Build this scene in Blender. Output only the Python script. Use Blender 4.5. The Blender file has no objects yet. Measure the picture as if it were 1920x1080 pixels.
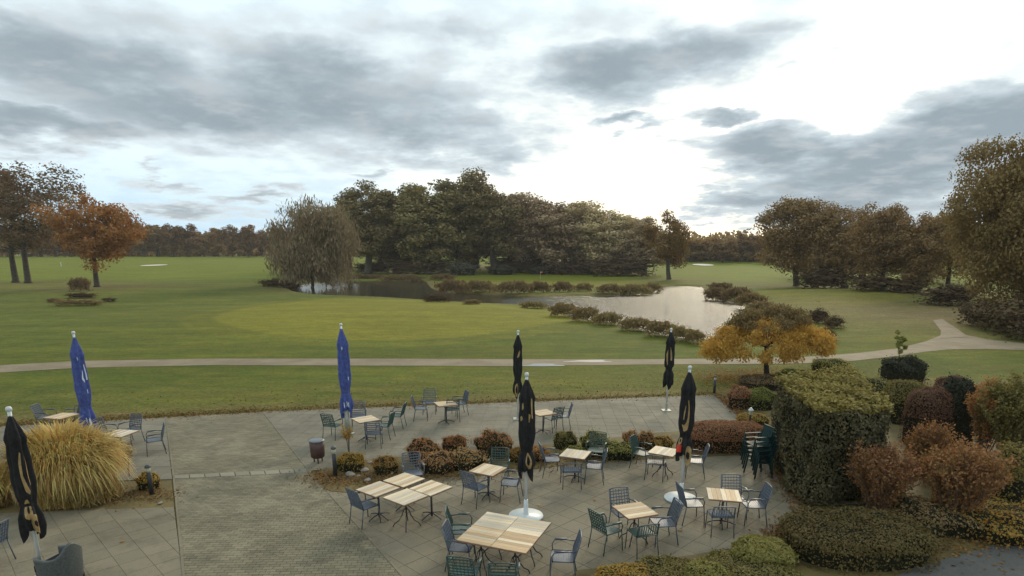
import bpy, math, random
import numpy as np
from mathutils import Vector, Matrix
from mathutils.geometry import tessellate_polygon
random.seed(7)
rng = np.random.default_rng(7)
R = math.radians
SC = bpy.context.scene
COL = SC.collection

# ------------------------------------------------------------------ camera, world, sun, exposure
CAM_H, CAM_F, CAM_P, HORIZON = 5.97, 1145.0, R(13.96), 478.0      # metres, pixels (of 1920), pitch, horizon row
CAM_Y0 = HORIZON + CAM_F * math.tan(CAM_P)
cd = bpy.data.cameras.new('camera'); cam = bpy.data.objects.new('camera', cd); COL.objects.link(cam)
cam.location = (0, 0, CAM_H); cam.rotation_euler = (math.pi / 2 - CAM_P, 0, 0)
cd.sensor_width = 36; cd.lens = 36 * CAM_F / 1920; cd.shift_y = (CAM_Y0 - 540) / 1920
cd.clip_start = 0.1; cd.clip_end = 6000
SC.camera = cam
CP, SP = math.cos(CAM_P), math.sin(CAM_P)

def ray(px, py):
    u = (px - 960) / CAM_F; v = (CAM_Y0 - py) / CAM_F
    return u, CP + v * SP, v * CP - SP

SUN_AZ, SUN_EL = R(22), R(24)          # azimuth to the right of +Y
world = bpy.data.worlds.new('World'); SC.world = world; world.use_nodes = True
def build_world():
    nt = world.node_tree; nt.nodes.clear(); N = nt.nodes.new; L = nt.links.new
    def m(op, a, b=None, c=None, clamp=False):
        n = N('ShaderNodeMath'); n.operation = op; n.use_clamp = clamp
        for i, x in enumerate((a, b, c)):
            if x is None: continue
            if isinstance(x, (int, float)): n.inputs[i].default_value = x
            else: L(x, n.inputs[i])
        return n.outputs[0]
    def ss(x, a, b):
        n = N('ShaderNodeMapRange'); n.interpolation_type = 'SMOOTHSTEP'
        L(x, n.inputs['Value']); n.inputs['From Min'].default_value = a; n.inputs['From Max'].default_value = b
        return n.outputs[0]
    def mix(f, a, b):
        n = N('ShaderNodeMix'); n.data_type = 'RGBA'
        if isinstance(f, (int, float)): n.inputs[0].default_value = f
        else: L(f, n.inputs[0])
        for i, x in ((6, a), (7, b)):
            if isinstance(x, tuple): n.inputs[i].default_value = (*x, 1)
            else: L(x, n.inputs[i])
        return n.outputs[2]
    out = N('ShaderNodeOutputWorld'); bg = N('ShaderNodeBackground'); L(bg.outputs[0], out.inputs[0])
    bg.inputs[1].default_value = 0.1
    sky = N('ShaderNodeTexSky'); sky.sky_type = 'NISHITA'; sky.sun_disc = False
    sky.sun_elevation = SUN_EL; sky.sun_rotation = SUN_AZ; sky.air_density = 1.2; sky.dust_density = 1.0
    tc = N('ShaderNodeTexCoord'); sep = N('ShaderNodeSeparateXYZ'); L(tc.outputs['Generated'], sep.inputs[0])
    X, Y, Z = sep.outputs
    az = m('ARCTAN2', X, Y); hyp = m('SQRT', m('ADD', m('MULTIPLY', X, X), m('MULTIPLY', Y, Y)))
    el = m('ARCTAN2', Z, hyp)
    # cloud-deck coordinates: flatter towards the horizon, as a layer seen from below
    cz = m('MAXIMUM', Z, 0.0); k = m('ADD', cz, 0.16)
    comb = N('ShaderNodeCombineXYZ'); L(m('DIVIDE', X, k), comb.inputs[0]); L(m('DIVIDE', Y, k), comb.inputs[1])
    def noise(scale, detail, rough=0.55, vec=None, off=0.0):
        mp = N('ShaderNodeMapping'); mp.inputs['Location'].default_value = (off, off * .7, 0)
        L(vec or comb.outputs[0], mp.inputs[0])
        n = N('ShaderNodeTexNoise'); n.inputs['Scale'].default_value = scale; n.inputs['Detail'].default_value = detail
        n.inputs['Roughness'].default_value = rough; L(mp.outputs[0], n.inputs['Vector']); return n
    n1 = noise(1.1, 7, 0.55, off=3.1); n2 = noise(4.0, 8, 0.6, off=1.7); n3 = noise(0.6, 3, off=9.0)
    # warp the azimuth / elevation so the cloud shapes get ragged outlines
    w = noise(2.6, 6, 0.6, off=5.0); wv = N('ShaderNodeVectorMath'); wv.operation = 'SUBTRACT'
    L(w.outputs['Color'], wv.inputs[0]); wv.inputs[1].default_value = (0.5, 0.5, 0.5)
    sw = N('ShaderNodeSeparateXYZ'); L(wv.outputs[0], sw.inputs[0])
    azw = m('ADD', az, m('MULTIPLY', sw.outputs[0], 0.22)); elw = m('ADD', el, m('MULTIPLY', sw.outputs[1], 0.09))
    def ae(px, py):
        x, y, z = ray(px, py); return math.atan2(x, y), math.atan2(z, math.hypot(x, y))
    blobs = [  # cloud banks: centre and half sizes as seen in the photograph, turned into directions here
        (120, 130, 330, 105, 1), (330, 200, 380, 75, 1), (620, 190, 300, 95, 1), (800, 240, 200, 62, 1),
        (640, 130, 150, 50, .9), (100, 235, 240, 42, 1), (60, 40, 220, 40, .7), (860, 60, 110, 32, .55), (960, 150, 110, 40, .55),
        (1150, 130, 150, 55, 1), (1290, 110, 180, 55, .95), (1420, 60, 100, 30, .7), (1500, 118, 45, 18, .6),
        (1175, 232, 66, 15, .85), (1370, 222, 70, 15, .85), (1450, 280, 150, 42, 1), (1650, 320, 330, 75, 1.1),
        (1850, 230, 170, 75, 1.1), (1420, 370, 170, 38, 1), (1700, 400, 330, 40, .8), (1335, 415, 55, 12, .7),
        (340, 345, 90, 12, .8), (330, 398, 100, 22, .9), (450, 372, 110, 14, .8), (270, 326, 30, 10, .7),
        (700, 325, 45, 12, .6), (520, 412, 130, 14, .6), (60, 300, 90, 20, .5), (200, 40, 260, 60, .6), (560, 110, 200, 60, .8), (1010, 190, 120, 60, .55), (900, 290, 130, 36, .8), (1120, 60, 160, 40, .45), (1500, 200, 120, 30, .35), (1120, 330, 140, 30, .35), (1780, 90, 160, 40, .35), (1350, 330, 110, 30, .45), (1180, 160, 120, 50, .8), (760, 60, 140, 40, .5), (1560, 380, 260, 60, .9)]
    tot = None
    for (cx, cy, rx, ry, a) in blobs:
        A, E = ae(cx, cy); A2, _ = ae(cx + rx, cy); _, E2 = ae(cx, cy - ry)
        dx = m('DIVIDE', m('SUBTRACT', azw, A), abs(A2 - A)); dy = m('DIVIDE', m('SUBTRACT', elw, E), abs(E2 - E))
        q = m('ADD', m('MULTIPLY', dx, dx), m('MULTIPLY', dy, dy))
        g = m('MULTIPLY', m('EXPONENT', m('MULTIPLY', q, -0.62)), a)
        tot = g if tot is None else m('MAXIMUM', tot, g)
    # beyond the part of the sky in view the same broken deck simply goes on
    inview = m('MULTIPLY', m('SUBTRACT', 1.0, ss(m('ABSOLUTE', az), .72, .95)), m('SUBTRACT', 1.0, ss(el, .42, .55)))
    bias = m('ADD', m('MULTIPLY', m('SUBTRACT', tot, .37), m('MULTIPLY', inview, .62)), m('MULTIPLY', m('SUBTRACT', 1.0, inview), 0.0))
    nn = m('ADD', m('MULTIPLY', n1.outputs[0], .55), m('MULTIPLY', n2.outputs[0], .45))
    dens = m('ADD', bias, nn)
    cover = ss(dens, .42, .66)
    thick = ss(dens, .54, .90)
    veil = ss(n3.outputs[0], .35, .62)
    K = 10.0
    def c(r, g, b): return (r * K, g * K, b * K)
    # light coming through thin cloud is strongest round the sun
    da = m('SUBTRACT', az, 0.30); de = m('SUBTRACT', el, 0.08)
    sg = m('EXPONENT', m('MULTIPLY', m('ADD', m('MULTIPLY', da, da), m('MULTIPLY', m('MULTIPLY', de, de), 4.0)), -7.0))
    bright = mix(sg, c(.70, .81, .835), c(1.25, 1.12, .90))
    clear = mix(.18, bright, sky.outputs[0])
    open_sky = mix(m('MULTIPLY', veil, 1.0), clear, bright)
    wisps = m('MULTIPLY', m('MULTIPLY', ss(n2.outputs[0], .42, .66), .62), m('SUBTRACT', 1.0, m('MULTIPLY', sg, .6)))
    open_sky = mix(wisps, open_sky, c(.54, .65, .71))
    low = m('SUBTRACT', 1.0, ss(el, .02, .16))
    leftb = m('SUBTRACT', 1.0, ss(az, -.30, -.05))
    open_sky = mix(m('MULTIPLY', m('MULTIPLY', low, leftb), .5), open_sky, c(.34, .60, .86))
    cg = mix(thick, c(.56, .64, .68), c(.255, .31, .35))
    cg = mix(m('MULTIPLY', ss(n2.outputs[0], .45, .7), .35), cg, c(.62, .65, .66))
    fin = mix(cover, open_sky, cg)
    # below the horizon the world is the colour of distant land
    fin = mix(ss(el, -.03, -.005), c(.10, .10, .07), fin)
    L(fin, bg.inputs[0])
build_world()
sun_d = bpy.data.lights.new('sun', 'SUN'); sun = bpy.data.objects.new('sun', sun_d); COL.objects.link(sun)
sun_d.energy = 1.75; sun_d.angle = R(18); sun_d.color = (1.0, .86, .64)
sun.rotation_euler = Vector((math.sin(SUN_AZ) * math.cos(SUN_EL), math.cos(SUN_AZ) * math.cos(SUN_EL), math.sin(SUN_EL))).to_track_quat('Z', 'Y').to_euler()
SC.view_settings.view_transform = 'Standard'; SC.view_settings.look = 'None'
SC.view_settings.gamma = 1; SC.view_settings.use_curve_mapping = False
SC.view_settings.exposure = 0.40
try:
    SC.cycles.max_bounces = 5; SC.cycles.diffuse_bounces = 3; SC.cycles.transmission_bounces = 3; SC.cycles.transparent_max_bounces = 6
    SC.cycles.volume_bounces = 0
except Exception: pass

# ------------------------------------------------------------------ tools
def tag(o, label=None, cat=None, group=None, kind=None):
    if label: o['label'] = label
    if cat: o['category'] = cat
    if group: o['group'] = group
    if kind: o['kind'] = kind
    return o
def link(name, me, parent=None, loc=None, rz=None, scale=None):
    o = bpy.data.objects.new(name, me); COL.objects.link(o)
    if parent is not None: o.parent = parent
    if loc is not None: o.location = loc
    if rz is not None: o.rotation_euler = (0, 0, rz)
    if scale is not None: o.scale = scale
    return o
def empty(name, loc=(0, 0, 0), rz=0.0):
    o = link(name, None, None, loc, rz); o.empty_display_size = .2; return o
def children(o): return [c for c in bpy.data.objects if c.parent == o]
def copy_tree(o, kids):
    c = o.copy(); COL.objects.link(c)
    for ch, sub in kids:
        d = ch.copy(); COL.objects.link(d); d.parent = c
        for s in sub:
            e = s.copy(); COL.objects.link(e); e.parent = d
    return c
def kids_of(o):
    by = {}
    for x in bpy.data.objects:
        if x.parent: by.setdefault(x.parent.name, []).append(x)
    return [(c, by.get(c.name, [])) for c in by.get(o.name, [])]

def mesh_np(name, V, F, mat, smooth=False):
    """V (n,3), F (m,k) with constant k"""
    V = np.ascontiguousarray(V, dtype=np.float32); F = np.ascontiguousarray(F, dtype=np.int32)
    me = bpy.data.meshes.new(name); k = F.shape[1]
    me.vertices.add(len(V)); me.vertices.foreach_set('co', V.ravel())
    me.loops.add(F.size); me.loops.foreach_set('vertex_index', F.ravel())
    me.polygons.add(len(F)); me.polygons.foreach_set('loop_start', np.arange(0, F.size, k, dtype=np.int32))
    me.polygons.foreach_set('loop_total', np.full(len(F), k, dtype=np.int32))
    if smooth: me.polygons.foreach_set('use_smooth', np.ones(len(F), dtype=bool))
    me.update(calc_edges=True)
    if mat: me.materials.append(mat)
    return me

class MB:
    """collects boxes, tubes, lathes; builds ONE mesh"""
    def __init__(s): s.v = []; s.f = []
    def add(s, vs, fs):
        b = len(s.v); s.v += [tuple(map(float, v)) for v in vs]; s.f += [tuple(b + i for i in f) for f in fs]
    def box(s, c, d, rz=0, M=None):
        hx, hy, hz = d[0] / 2, d[1] / 2, d[2] / 2; vs = []
        for x, y, z in ((-1, -1, -1), (1, -1, -1), (1, 1, -1), (-1, 1, -1), (-1, -1, 1), (1, -1, 1), (1, 1, 1), (-1, 1, 1)):
            p = Vector((x * hx, y * hy, z * hz))
            if M is not None: p = M @ p
            elif rz: p = Matrix.Rotation(rz, 3, 'Z') @ p
            vs.append((p.x + c[0], p.y + c[1], p.z + c[2]))
        s.add(vs, [(0, 3, 2, 1), (4, 5, 6, 7), (0, 1, 5, 4), (1, 2, 6, 5), (2, 3, 7, 6), (3, 0, 4, 7)])
    def bar(s, a, b, w, t, up=(0, 0, 1)):
        a, b = Vector(a), Vector(b); d = (b - a); L = d.length; d.normalize(); u = Vector(up)
        if abs(d.dot(u)) > .95: u = Vector((1, 0, 0))
        sx = d.cross(u).normalized(); u2 = sx.cross(d)
        M = Matrix((d, sx, u2)).transposed()
        s.box((a + b) / 2, (L, w, t), M=M)
    def tube(s, pts, r, n=6, cap=True):
        pts = [Vector(p) for p in pts]; rs = r if isinstance(r, (list, tuple)) else [r] * len(pts)
        rings = []
        for i, p in enumerate(pts):
            d = (pts[min(i + 1, len(pts) - 1)] - pts[max(i - 1, 0)]).normalized()
            u = Vector((0, 0, 1)) if abs(d.z) < .9 else Vector((1, 0, 0))
            a = d.cross(u).normalized(); b = d.cross(a).normalized()
            rings.append([p + (a * math.cos(2 * math.pi * k / n) + b * math.sin(2 * math.pi * k / n)) * rs[i] for k in range(n)])
        vs = [v for r_ in rings for v in r_]; fs = []
        for i in range(len(rings) - 1):
            for k in range(n):
                k2 = (k + 1) % n; fs.append((i * n + k, i * n + k2, (i + 1) * n + k2, (i + 1) * n + k))
        if cap: fs.append(tuple(range(n))[::-1]); fs.append(tuple((len(rings) - 1) * n + k for k in range(n)))
        s.add(vs, fs)
    def lathe(s, prof, n=16, c=(0, 0, 0)):
        vs = []; fs = []
        for r_, z in prof:
            for k in range(n): vs.append((c[0] + r_ * math.cos(2 * math.pi * k / n), c[1] + r_ * math.sin(2 * math.pi * k / n), c[2] + z))
        for i in range(len(prof) - 1):
            for k in range(n):
                k2 = (k + 1) % n; fs.append((i * n + k, i * n + k2, (i + 1) * n + k2, (i + 1) * n + k))
        fs.append(tuple(range(n))[::-1]); fs.append(tuple((len(prof) - 1) * n + k for k in range(n)))
        s.add(vs, fs)
    def mesh(s, name, mat, smooth=False):
        me = bpy.data.meshes.new(name); me.from_pydata(s.v, [], s.f)
        if smooth: me.polygons.foreach_set('use_smooth', np.ones(len(s.f), dtype=bool))
        if mat: me.materials.append(mat)
        me.update(); return me
    def build(s, name, mat, parent=None, smooth=False, **k): return link(name, s.mesh(name, mat, smooth), parent, **k)

# ------------------------------------------------------------------ materials
def nodes_of(name):
    m = bpy.data.materials.new(name); m.use_nodes = True; nt = m.node_tree
    return m, nt, nt.nodes['Principled BSDF']
def ramp_mix(nt, fac, a, b):
    n = nt.nodes.new('ShaderNodeMix'); n.data_type = 'RGBA'
    if isinstance(fac, (int, float)): n.inputs[0].default_value = fac
    else: nt.links.new(fac, n.inputs[0])
    for i, x in ((6, a), (7, b)):
        if isinstance(x, (tuple, list)): n.inputs[i].default_value = (*x[:3], 1)
        else: nt.links.new(x, n.inputs[i])
    return n.outputs[2]
def tex_noise(nt, scale, detail=4, rough=.55, coord='Object', stretch=None, dist=0):
    tc = nt.nodes.new('ShaderNodeTexCoord'); src = tc.outputs[coord]
    if stretch:
        mp = nt.nodes.new('ShaderNodeMapping'); mp.inputs['Scale'].default_value = stretch; nt.links.new(src, mp.inputs[0]); src = mp.outputs[0]
    n = nt.nodes.new('ShaderNodeTexNoise'); n.inputs['Scale'].default_value = scale; n.inputs['Detail'].default_value = detail
    n.inputs['Roughness'].default_value = rough; n.inputs['Distortion'].default_value = dist
    nt.links.new(src, n.inputs['Vector']); return n.outputs[0]
def srange(nt, x, a, b, c=0, d=1):
    n = nt.nodes.new('ShaderNodeMapRange'); n.interpolation_type = 'SMOOTHSTEP'; nt.links.new(x, n.inputs[0])
    for i, v in enumerate((a, b, c, d)): n.inputs[i + 1].default_value = v
    return n.outputs[0]
def bump(nt, h, strength, dist=.02):
    b = nt.nodes.new('ShaderNodeBump'); b.inputs['Strength'].default_value = strength; b.inputs['Distance'].default_value = dist
    nt.links.new(h, b.inputs['Height']); return b.outputs[0]
def simple(name, col, rough=.6, metal=0, var=.25, scale=6, spec=.5, bmp=.0, obj_var=0):
    m, nt, p = nodes_of(name)
    n = tex_noise(nt, scale, 5)
    dark = tuple(c * (1 - var) for c in col); lite = tuple(min(1, c * (1 + var)) for c in col)
    out = ramp_mix(nt, srange(nt, n, .3, .7), dark, lite)
    if obj_var:
        oi = nt.nodes.new('ShaderNodeObjectInfo'); hs = nt.nodes.new('ShaderNodeHueSaturation')
        nt.links.new(srange(nt, oi.outputs['Random'], 0, 1, 1 - obj_var, 1 + obj_var), hs.inputs['Value'])
        nt.links.new(out, hs.inputs['Color']); out = hs.outputs[0]
    nt.links.new(out, p.inputs['Base Color'])
    p.inputs['Roughness'].default_value = rough; p.inputs['Metallic'].default_value = metal
    p.inputs['Specular IOR Level'].default_value = spec
    if bmp: nt.links.new(bump(nt, n, bmp), p.inputs['Normal'])
    return m
def leafy(name, cols, trans=.3, rough=.6, zgrad=None):
    """cols: a list of leaf colours; each leaf (mesh island) takes one, each plant shifts a little"""
    m = bpy.data.materials.new(name); m.use_nodes = True; nt = m.node_tree; nt.nodes.clear(); N = nt.nodes.new; L = nt.links.new
    out = N('ShaderNodeOutputMaterial'); g = N('ShaderNodeNewGeometry'); cr = N('ShaderNodeValToRGB')
    el = cr.color_ramp.elements; el[0].position = 0; el[0].color = (*cols[0], 1); el[1].position = 1; el[1].color = (*cols[-1], 1)
    for i, c in enumerate(cols[1:-1]): e = el.new((i + 1) / (len(cols) - 1)); e.color = (*c, 1)
    nz = tex_noise(nt, .9, 3)
    a = N('ShaderNodeMath'); a.operation = 'MULTIPLY_ADD'; L(g.outputs['Random Per Island'], a.inputs[0]); a.inputs[1].default_value = .62
    s = srange(nt, nz, .3, .7, 0, .38); L(s, a.inputs[2]); L(a.outputs[0], cr.inputs[0])
    oi = N('ShaderNodeObjectInfo'); hs = N('ShaderNodeHueSaturation')
    L(srange(nt, oi.outputs['Random'], 0, 1, .8, 1.2), hs.inputs['Value']); L(cr.outputs[0], hs.inputs['Color'])
    L(srange(nt, oi.outputs['Random'], 0, 1, .49, .512), hs.inputs['Hue'])
    d = N('ShaderNodeBsdfDiffuse'); t = N('ShaderNodeBsdfTranslucent'); mx = N('ShaderNodeMixShader'); mx.inputs[0].default_value = trans
    gl = N('ShaderNodeBsdfGlossy'); gl.inputs['Roughness'].default_value = .55; gl.inputs['Color'].default_value = (.5, .5, .5, 1)
    L(hs.outputs[0], d.inputs[0]); L(hs.outputs[0], t.inputs[0]); L(d.outputs[0], mx.inputs[1]); L(t.outputs[0], mx.inputs[2])
    m2 = N('ShaderNodeMixShader'); m2.inputs[0].default_value = .04; L(mx.outputs[0], m2.inputs[1]); L(gl.outputs[0], m2.inputs[2])
    L(m2.outputs[0], out.inputs[0]); return m

M = {}
M['bark'] = simple('bark', (.055, .042, .03), .9, var=.4, scale=3, bmp=.4)
M['bark_dark'] = simple('bark_dark', (.025, .02, .016), .9, var=.3, scale=8)
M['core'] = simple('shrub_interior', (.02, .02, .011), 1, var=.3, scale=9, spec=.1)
M['oak'] = leafy('leaf_oak', [(0.146, 0.109, 0.051), (0.252, 0.176, 0.073), (0.386, 0.236, 0.081), (0.209, 0.182, 0.081)], .2)
M['oak_warm'] = leafy('leaf_oak_warm', [(0.097, 0.055, 0.020), (0.158, 0.085, 0.028), (0.220, 0.110, 0.030), (0.097, 0.083, 0.030)], .3)
M['big_oak'] = leafy('leaf_big_oak', [(.12, .085, .036), (.19, .125, .048), (.25, .15, .055), (.14, .115, .045)], .22)
M['alder'] = leafy('leaf_alder', [(0.101, 0.090, 0.039), (0.165, 0.133, 0.052), (0.240, 0.178, 0.072), (0.294, 0.178, 0.072)], .15)
M['brown_wood'] = leafy('leaf_brown_wood', [(0.276, 0.208, 0.121), (0.414, 0.307, 0.172), (0.505, 0.369, 0.205), (0.389, 0.338, 0.179)], .12)
M['orange'] = leafy('leaf_orange', [(0.168, 0.100, 0.037), (0.311, 0.150, 0.044), (0.442, 0.185, 0.046), (0.208, 0.158, 0.070)], .35)
M['sparse'] = leafy('leaf_sparse', [(0.124, 0.118, 0.068), (0.196, 0.157, 0.081), (0.303, 0.157, 0.068), (0.124, 0.146, 0.081)], .35)
M['willow'] = leafy('leaf_willow', [(0.250, 0.183, 0.107), (0.355, 0.252, 0.142), (0.292, 0.246, 0.127), (0.209, 0.183, 0.094)], .12)
M['far'] = leafy('leaf_far', [(0.112, 0.072, 0.026), (0.192, 0.114, 0.038), (0.272, 0.137, 0.041), (0.136, 0.101, 0.034)], .2)
M['maple_y'] = leafy('leaf_yellow', [(0.340, 0.176, 0.028), (0.442, 0.238, 0.042), (0.527, 0.290, 0.056), (0.289, 0.176, 0.056)], .4)
M['maple_t'] = leafy('twig_brown', [(0.128, 0.088, 0.039), (0.180, 0.120, 0.052), (0.240, 0.144, 0.052)], .2)
M['heath'] = leafy('leaf_heath', [(0.158, 0.101, 0.045), (0.253, 0.157, 0.066), (0.231, 0.176, 0.070), (0.315, 0.194, 0.084)], .2)
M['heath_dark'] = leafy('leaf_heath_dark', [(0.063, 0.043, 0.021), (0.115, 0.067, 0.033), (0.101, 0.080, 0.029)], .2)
M['grey_shrub'] = leafy('leaf_grey', [(.06, .06, .04), (.09, .085, .055), (.07, .065, .045)], .2)
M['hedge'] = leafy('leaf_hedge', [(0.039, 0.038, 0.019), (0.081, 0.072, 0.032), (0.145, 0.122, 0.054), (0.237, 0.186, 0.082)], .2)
M['hedge_lit_top'] = leafy('leaf_hedge_lit_top', [(0.158, 0.119, 0.033), (0.228, 0.175, 0.046), (0.284, 0.218, 0.059)], .2)  # paler copy of the hedge leaf: overhead skylight put into the top's colour
M['box_brown'] = leafy('leaf_box_brown', [(0.102, 0.082, 0.024), (0.148, 0.109, 0.031), (0.189, 0.144, 0.039), (0.122, 0.117, 0.031)], .2)
M['purple'] = leafy('leaf_purple_brown', [(0.094, 0.044, 0.031), (0.150, 0.069, 0.044), (0.188, 0.094, 0.050), (0.125, 0.081, 0.037)], .2)
M['darkleaf'] = leafy('leaf_dark', [(.014, .016, .01), (.026, .028, .014), (.045, .04, .02)], .15)
M['red'] = leafy('leaf_red', [(0.122, 0.055, 0.023), (0.231, 0.093, 0.037), (0.340, 0.151, 0.062), (0.177, 0.110, 0.037), (0.242, 0.138, 0.048)], .3)
M['redorange'] = leafy('leaf_red_orange', [(0.312, 0.122, 0.048), (0.500, 0.195, 0.057), (0.250, 0.179, 0.057), (0.375, 0.244, 0.081)], .3)
M['orangeleaf'] = leafy('leaf_orange_low', [(0.230, 0.127, 0.023), (0.414, 0.196, 0.034), (0.230, 0.196, 0.046), (0.483, 0.253, 0.046)], .3)
M['tan'] = leafy('leaf_tan', [(0.312, 0.187, 0.078), (0.468, 0.265, 0.109), (0.390, 0.265, 0.109)], .3)
M['olive'] = leafy('leaf_olive', [(0.152, 0.138, 0.034), (0.235, 0.207, 0.048), (0.290, 0.248, 0.069), (0.166, 0.179, 0.041)], .3)
M['lime'] = leafy('leaf_lime', [(.15, .17, .03), (.23, .25, .05), (.19, .2, .04)], .3)
M['rust'] = leafy('leaf_rust', [(0.251, 0.119, 0.055), (0.377, 0.174, 0.076), (0.293, 0.185, 0.076)], .2)
M['pampas'] = leafy('blade_straw', [(0.554, 0.317, 0.090), (0.780, 0.523, 0.156), (0.719, 0.454, 0.133), (0.780, 0.715, 0.246), (0.489, 0.358, 0.100), (0.330, 0.161, 0.047), (0.178, 0.103, 0.033)], .3)
M['pampas_low'] = leafy('blade_brown', [(0.182, 0.111, 0.039), (0.312, 0.195, 0.072), (0.221, 0.156, 0.052)], .3)
M['litter'] = leafy('fallen_leaves', [(.16, .08, .025), (.28, .14, .04), (.12, .08, .03), (.38, .22, .06)], .1)
M['grassblade'] = leafy('grass_blades', [(0.091, 0.092, 0.016), (0.156, 0.138, 0.024), (0.208, 0.149, 0.036)], .2)

def lawn_mat():
    m, nt, p = nodes_of('lawn_grass'); L = nt.links.new
    at = nt.nodes.new('ShaderNodeAttribute'); at.attribute_name = 'zone'
    sp = nt.nodes.new('ShaderNodeSeparateColor'); L(at.outputs['Color'], sp.inputs[0])
    big = srange(nt, tex_noise(nt, .05, 5, .6), .35, .65); mid = srange(nt, tex_noise(nt, .55, 6, .65), .32, .68)
    fine = srange(nt, tex_noise(nt, 6, 6, .75), .3, .7)
    streak = srange(nt, tex_noise(nt, .35, 4, .6, stretch=(.25, 1.6, 1)), .35, .65)
    base = ramp_mix(nt, big, (.068, .094, .010), (.114, .118, .014))
    base = ramp_mix(nt, srange(nt, mid, 0, 1, 0, .6), base, (.135, .122, .018))
    base = ramp_mix(nt, srange(nt, streak, 0, 1, 0, .45), base, (.064, .084, .010))
    green = ramp_mix(nt, mid, (.155, .148, .014), (.175, .162, .018))
    c = ramp_mix(nt, sp.outputs[0], base, green)
    fair = ramp_mix(nt, mid, (.128, .150, .010), (.150, .166, .014))
    c = ramp_mix(nt, sp.outputs[2], c, fair)
    # litter: brown fallen leaves and worn turf
    lit = ramp_mix(nt, fine, (.125, .082, .035), (.25, .165, .085))
    mm = nt.nodes.new('ShaderNodeMath'); mm.operation = 'MULTIPLY'; L(sp.outputs[1], mm.inputs[0])
    L(srange(nt, tex_noise(nt, 1.1, 8, .75, stretch=(.4, 1, 1)), .38, .58, .3, 1), mm.inputs[1])
    c = ramp_mix(nt, mm.outputs[0], c, lit)
    hs = nt.nodes.new('ShaderNodeHueSaturation'); L(c, hs.inputs['Color'])
    v1 = srange(nt, fine, 0, 1, .78, 1.2); v2 = srange(nt, tex_noise(nt, 1.3, 5, .7, stretch=(.6, 1.2, 1)), .3, .7, .84, 1.16); v3 = srange(nt, tex_noise(nt, .16, 4, .6, stretch=(.5, 1.4, 1)), .35, .65, .9, 1.1)
    a1 = nt.nodes.new('ShaderNodeMath'); a1.operation = 'MULTIPLY'; L(v1, a1.inputs[0]); L(v2, a1.inputs[1])
    a2 = nt.nodes.new('ShaderNodeMath'); a2.operation = 'MULTIPLY'; L(a1.outputs[0], a2.inputs[0]); L(v3, a2.inputs[1]); L(a2.outputs[0], hs.inputs['Value'])
    L(hs.outputs[0], p.inputs['Base Color']); p.inputs['Roughness'].default_value = .95; p.inputs['Specular IOR Level'].default_value = .12
    L(bump(nt, tex_noise(nt, 9, 6, .8), .5, .04), p.inputs['Normal'])
    return m
M['lawn'] = lawn_mat()
def paving_mat(name, a, b, stain=.55, ov=.10):
    m, nt, p = nodes_of(name); L = nt.links.new
    c = ramp_mix(nt, srange(nt, tex_noise(nt, .7, 6, .6, coord='Object'), .35, .65), a, b)
    geo = nt.nodes.new('ShaderNodeNewGeometry')
    def wn(scale, d, r):
        n = nt.nodes.new('ShaderNodeTexNoise'); n.inputs['Scale'].default_value = scale; n.inputs['Detail'].default_value = d
        n.inputs['Roughness'].default_value = r; L(geo.outputs['Position'], n.inputs['Vector']); return n.outputs[0]
    c = ramp_mix(nt, srange(nt, wn(.45, 6, .62), .36, .66), a, b)
    st = nt.nodes.new('ShaderNodeMath'); st.operation = 'MULTIPLY'; L(srange(nt, wn(1.1, 7, .7), .47, .66), st.inputs[0]); st.inputs[1].default_value = stain
    c = ramp_mix(nt, st.outputs[0], c, tuple(x * .6 for x in a))
    oi = nt.nodes.new('ShaderNodeObjectInfo'); hs = nt.nodes.new('ShaderNodeHueSaturation')
    mu = nt.nodes.new('ShaderNodeMath'); mu.operation = 'MULTIPLY'
    ad = nt.nodes.new('ShaderNodeMath'); ad.operation = 'ADD'; L(oi.outputs['Random'], ad.inputs[0]); L(geo.outputs['Random Per Island'], ad.inputs[1])
    fr = nt.nodes.new('ShaderNodeMath'); fr.operation = 'FRACT'; L(ad.outputs[0], fr.inputs[0])
    L(srange(nt, fr.outputs[0], 0, 1, 1 - ov, 1 + ov), mu.inputs[0]); L(srange(nt, wn(38, 3, .7), .3, .7, .88, 1.12), mu.inputs[1])
    L(mu.outputs[0], hs.inputs['Value']); L(c, hs.inputs['Color']); L(hs.outputs[0], p.inputs['Base Color'])
    p.inputs['Roughness'].default_value = .85; p.inputs['Specular IOR Level'].default_value = .3
    L(bump(nt, wn(30, 4, .7), .3, .01), p.inputs['Normal']); return m
M['slab'] = paving_mat('concrete_slab', (.165, .140, .094), (.208, .178, .122), ov=.06)
M['slab_grey'] = paving_mat('concrete_slab_grey', (.160, .142, .102), (.202, .180, .130), ov=.06)
M['brick'] = paving_mat('clay_grey_brick', (.158, .137, .088), (.212, .184, .120), ov=.13)
M['band'] = paving_mat('pale_band_stone', (.205, .185, .135), (.25, .225, .165), .2)
M['joint'] = paving_mat('joint_sand', (.125, .113, .082), (.155, .138, .10), .2)
M['asphalt'] = paving_mat('asphalt', (.095, .092, .084), (.125, .122, .112), .3)
M['path'] = paving_mat('gravel_path', (.20, .155, .095), (.265, .208, .135), .25)
M['soil'] = paving_mat('bed_soil', (.10, .075, .03), (.16, .12, .04), .6)
M['sand'] = simple('bunker_sand', (.62, .56, .45), .9, scale=2, var=.1)
M['stone'] = simple('field_stone', (.30, .26, .22), .85, var=.35, scale=9, bmp=.5, obj_var=.2)
M['blue_metal'] = simple('blue_grey_metal', (.07, .082, .10), .45, var=.15, scale=12, obj_var=.15)
M['blue_seat'] = simple('blue_grey_seat', (.115, .135, .165), .5, var=.12, scale=20, obj_var=.1)
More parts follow.
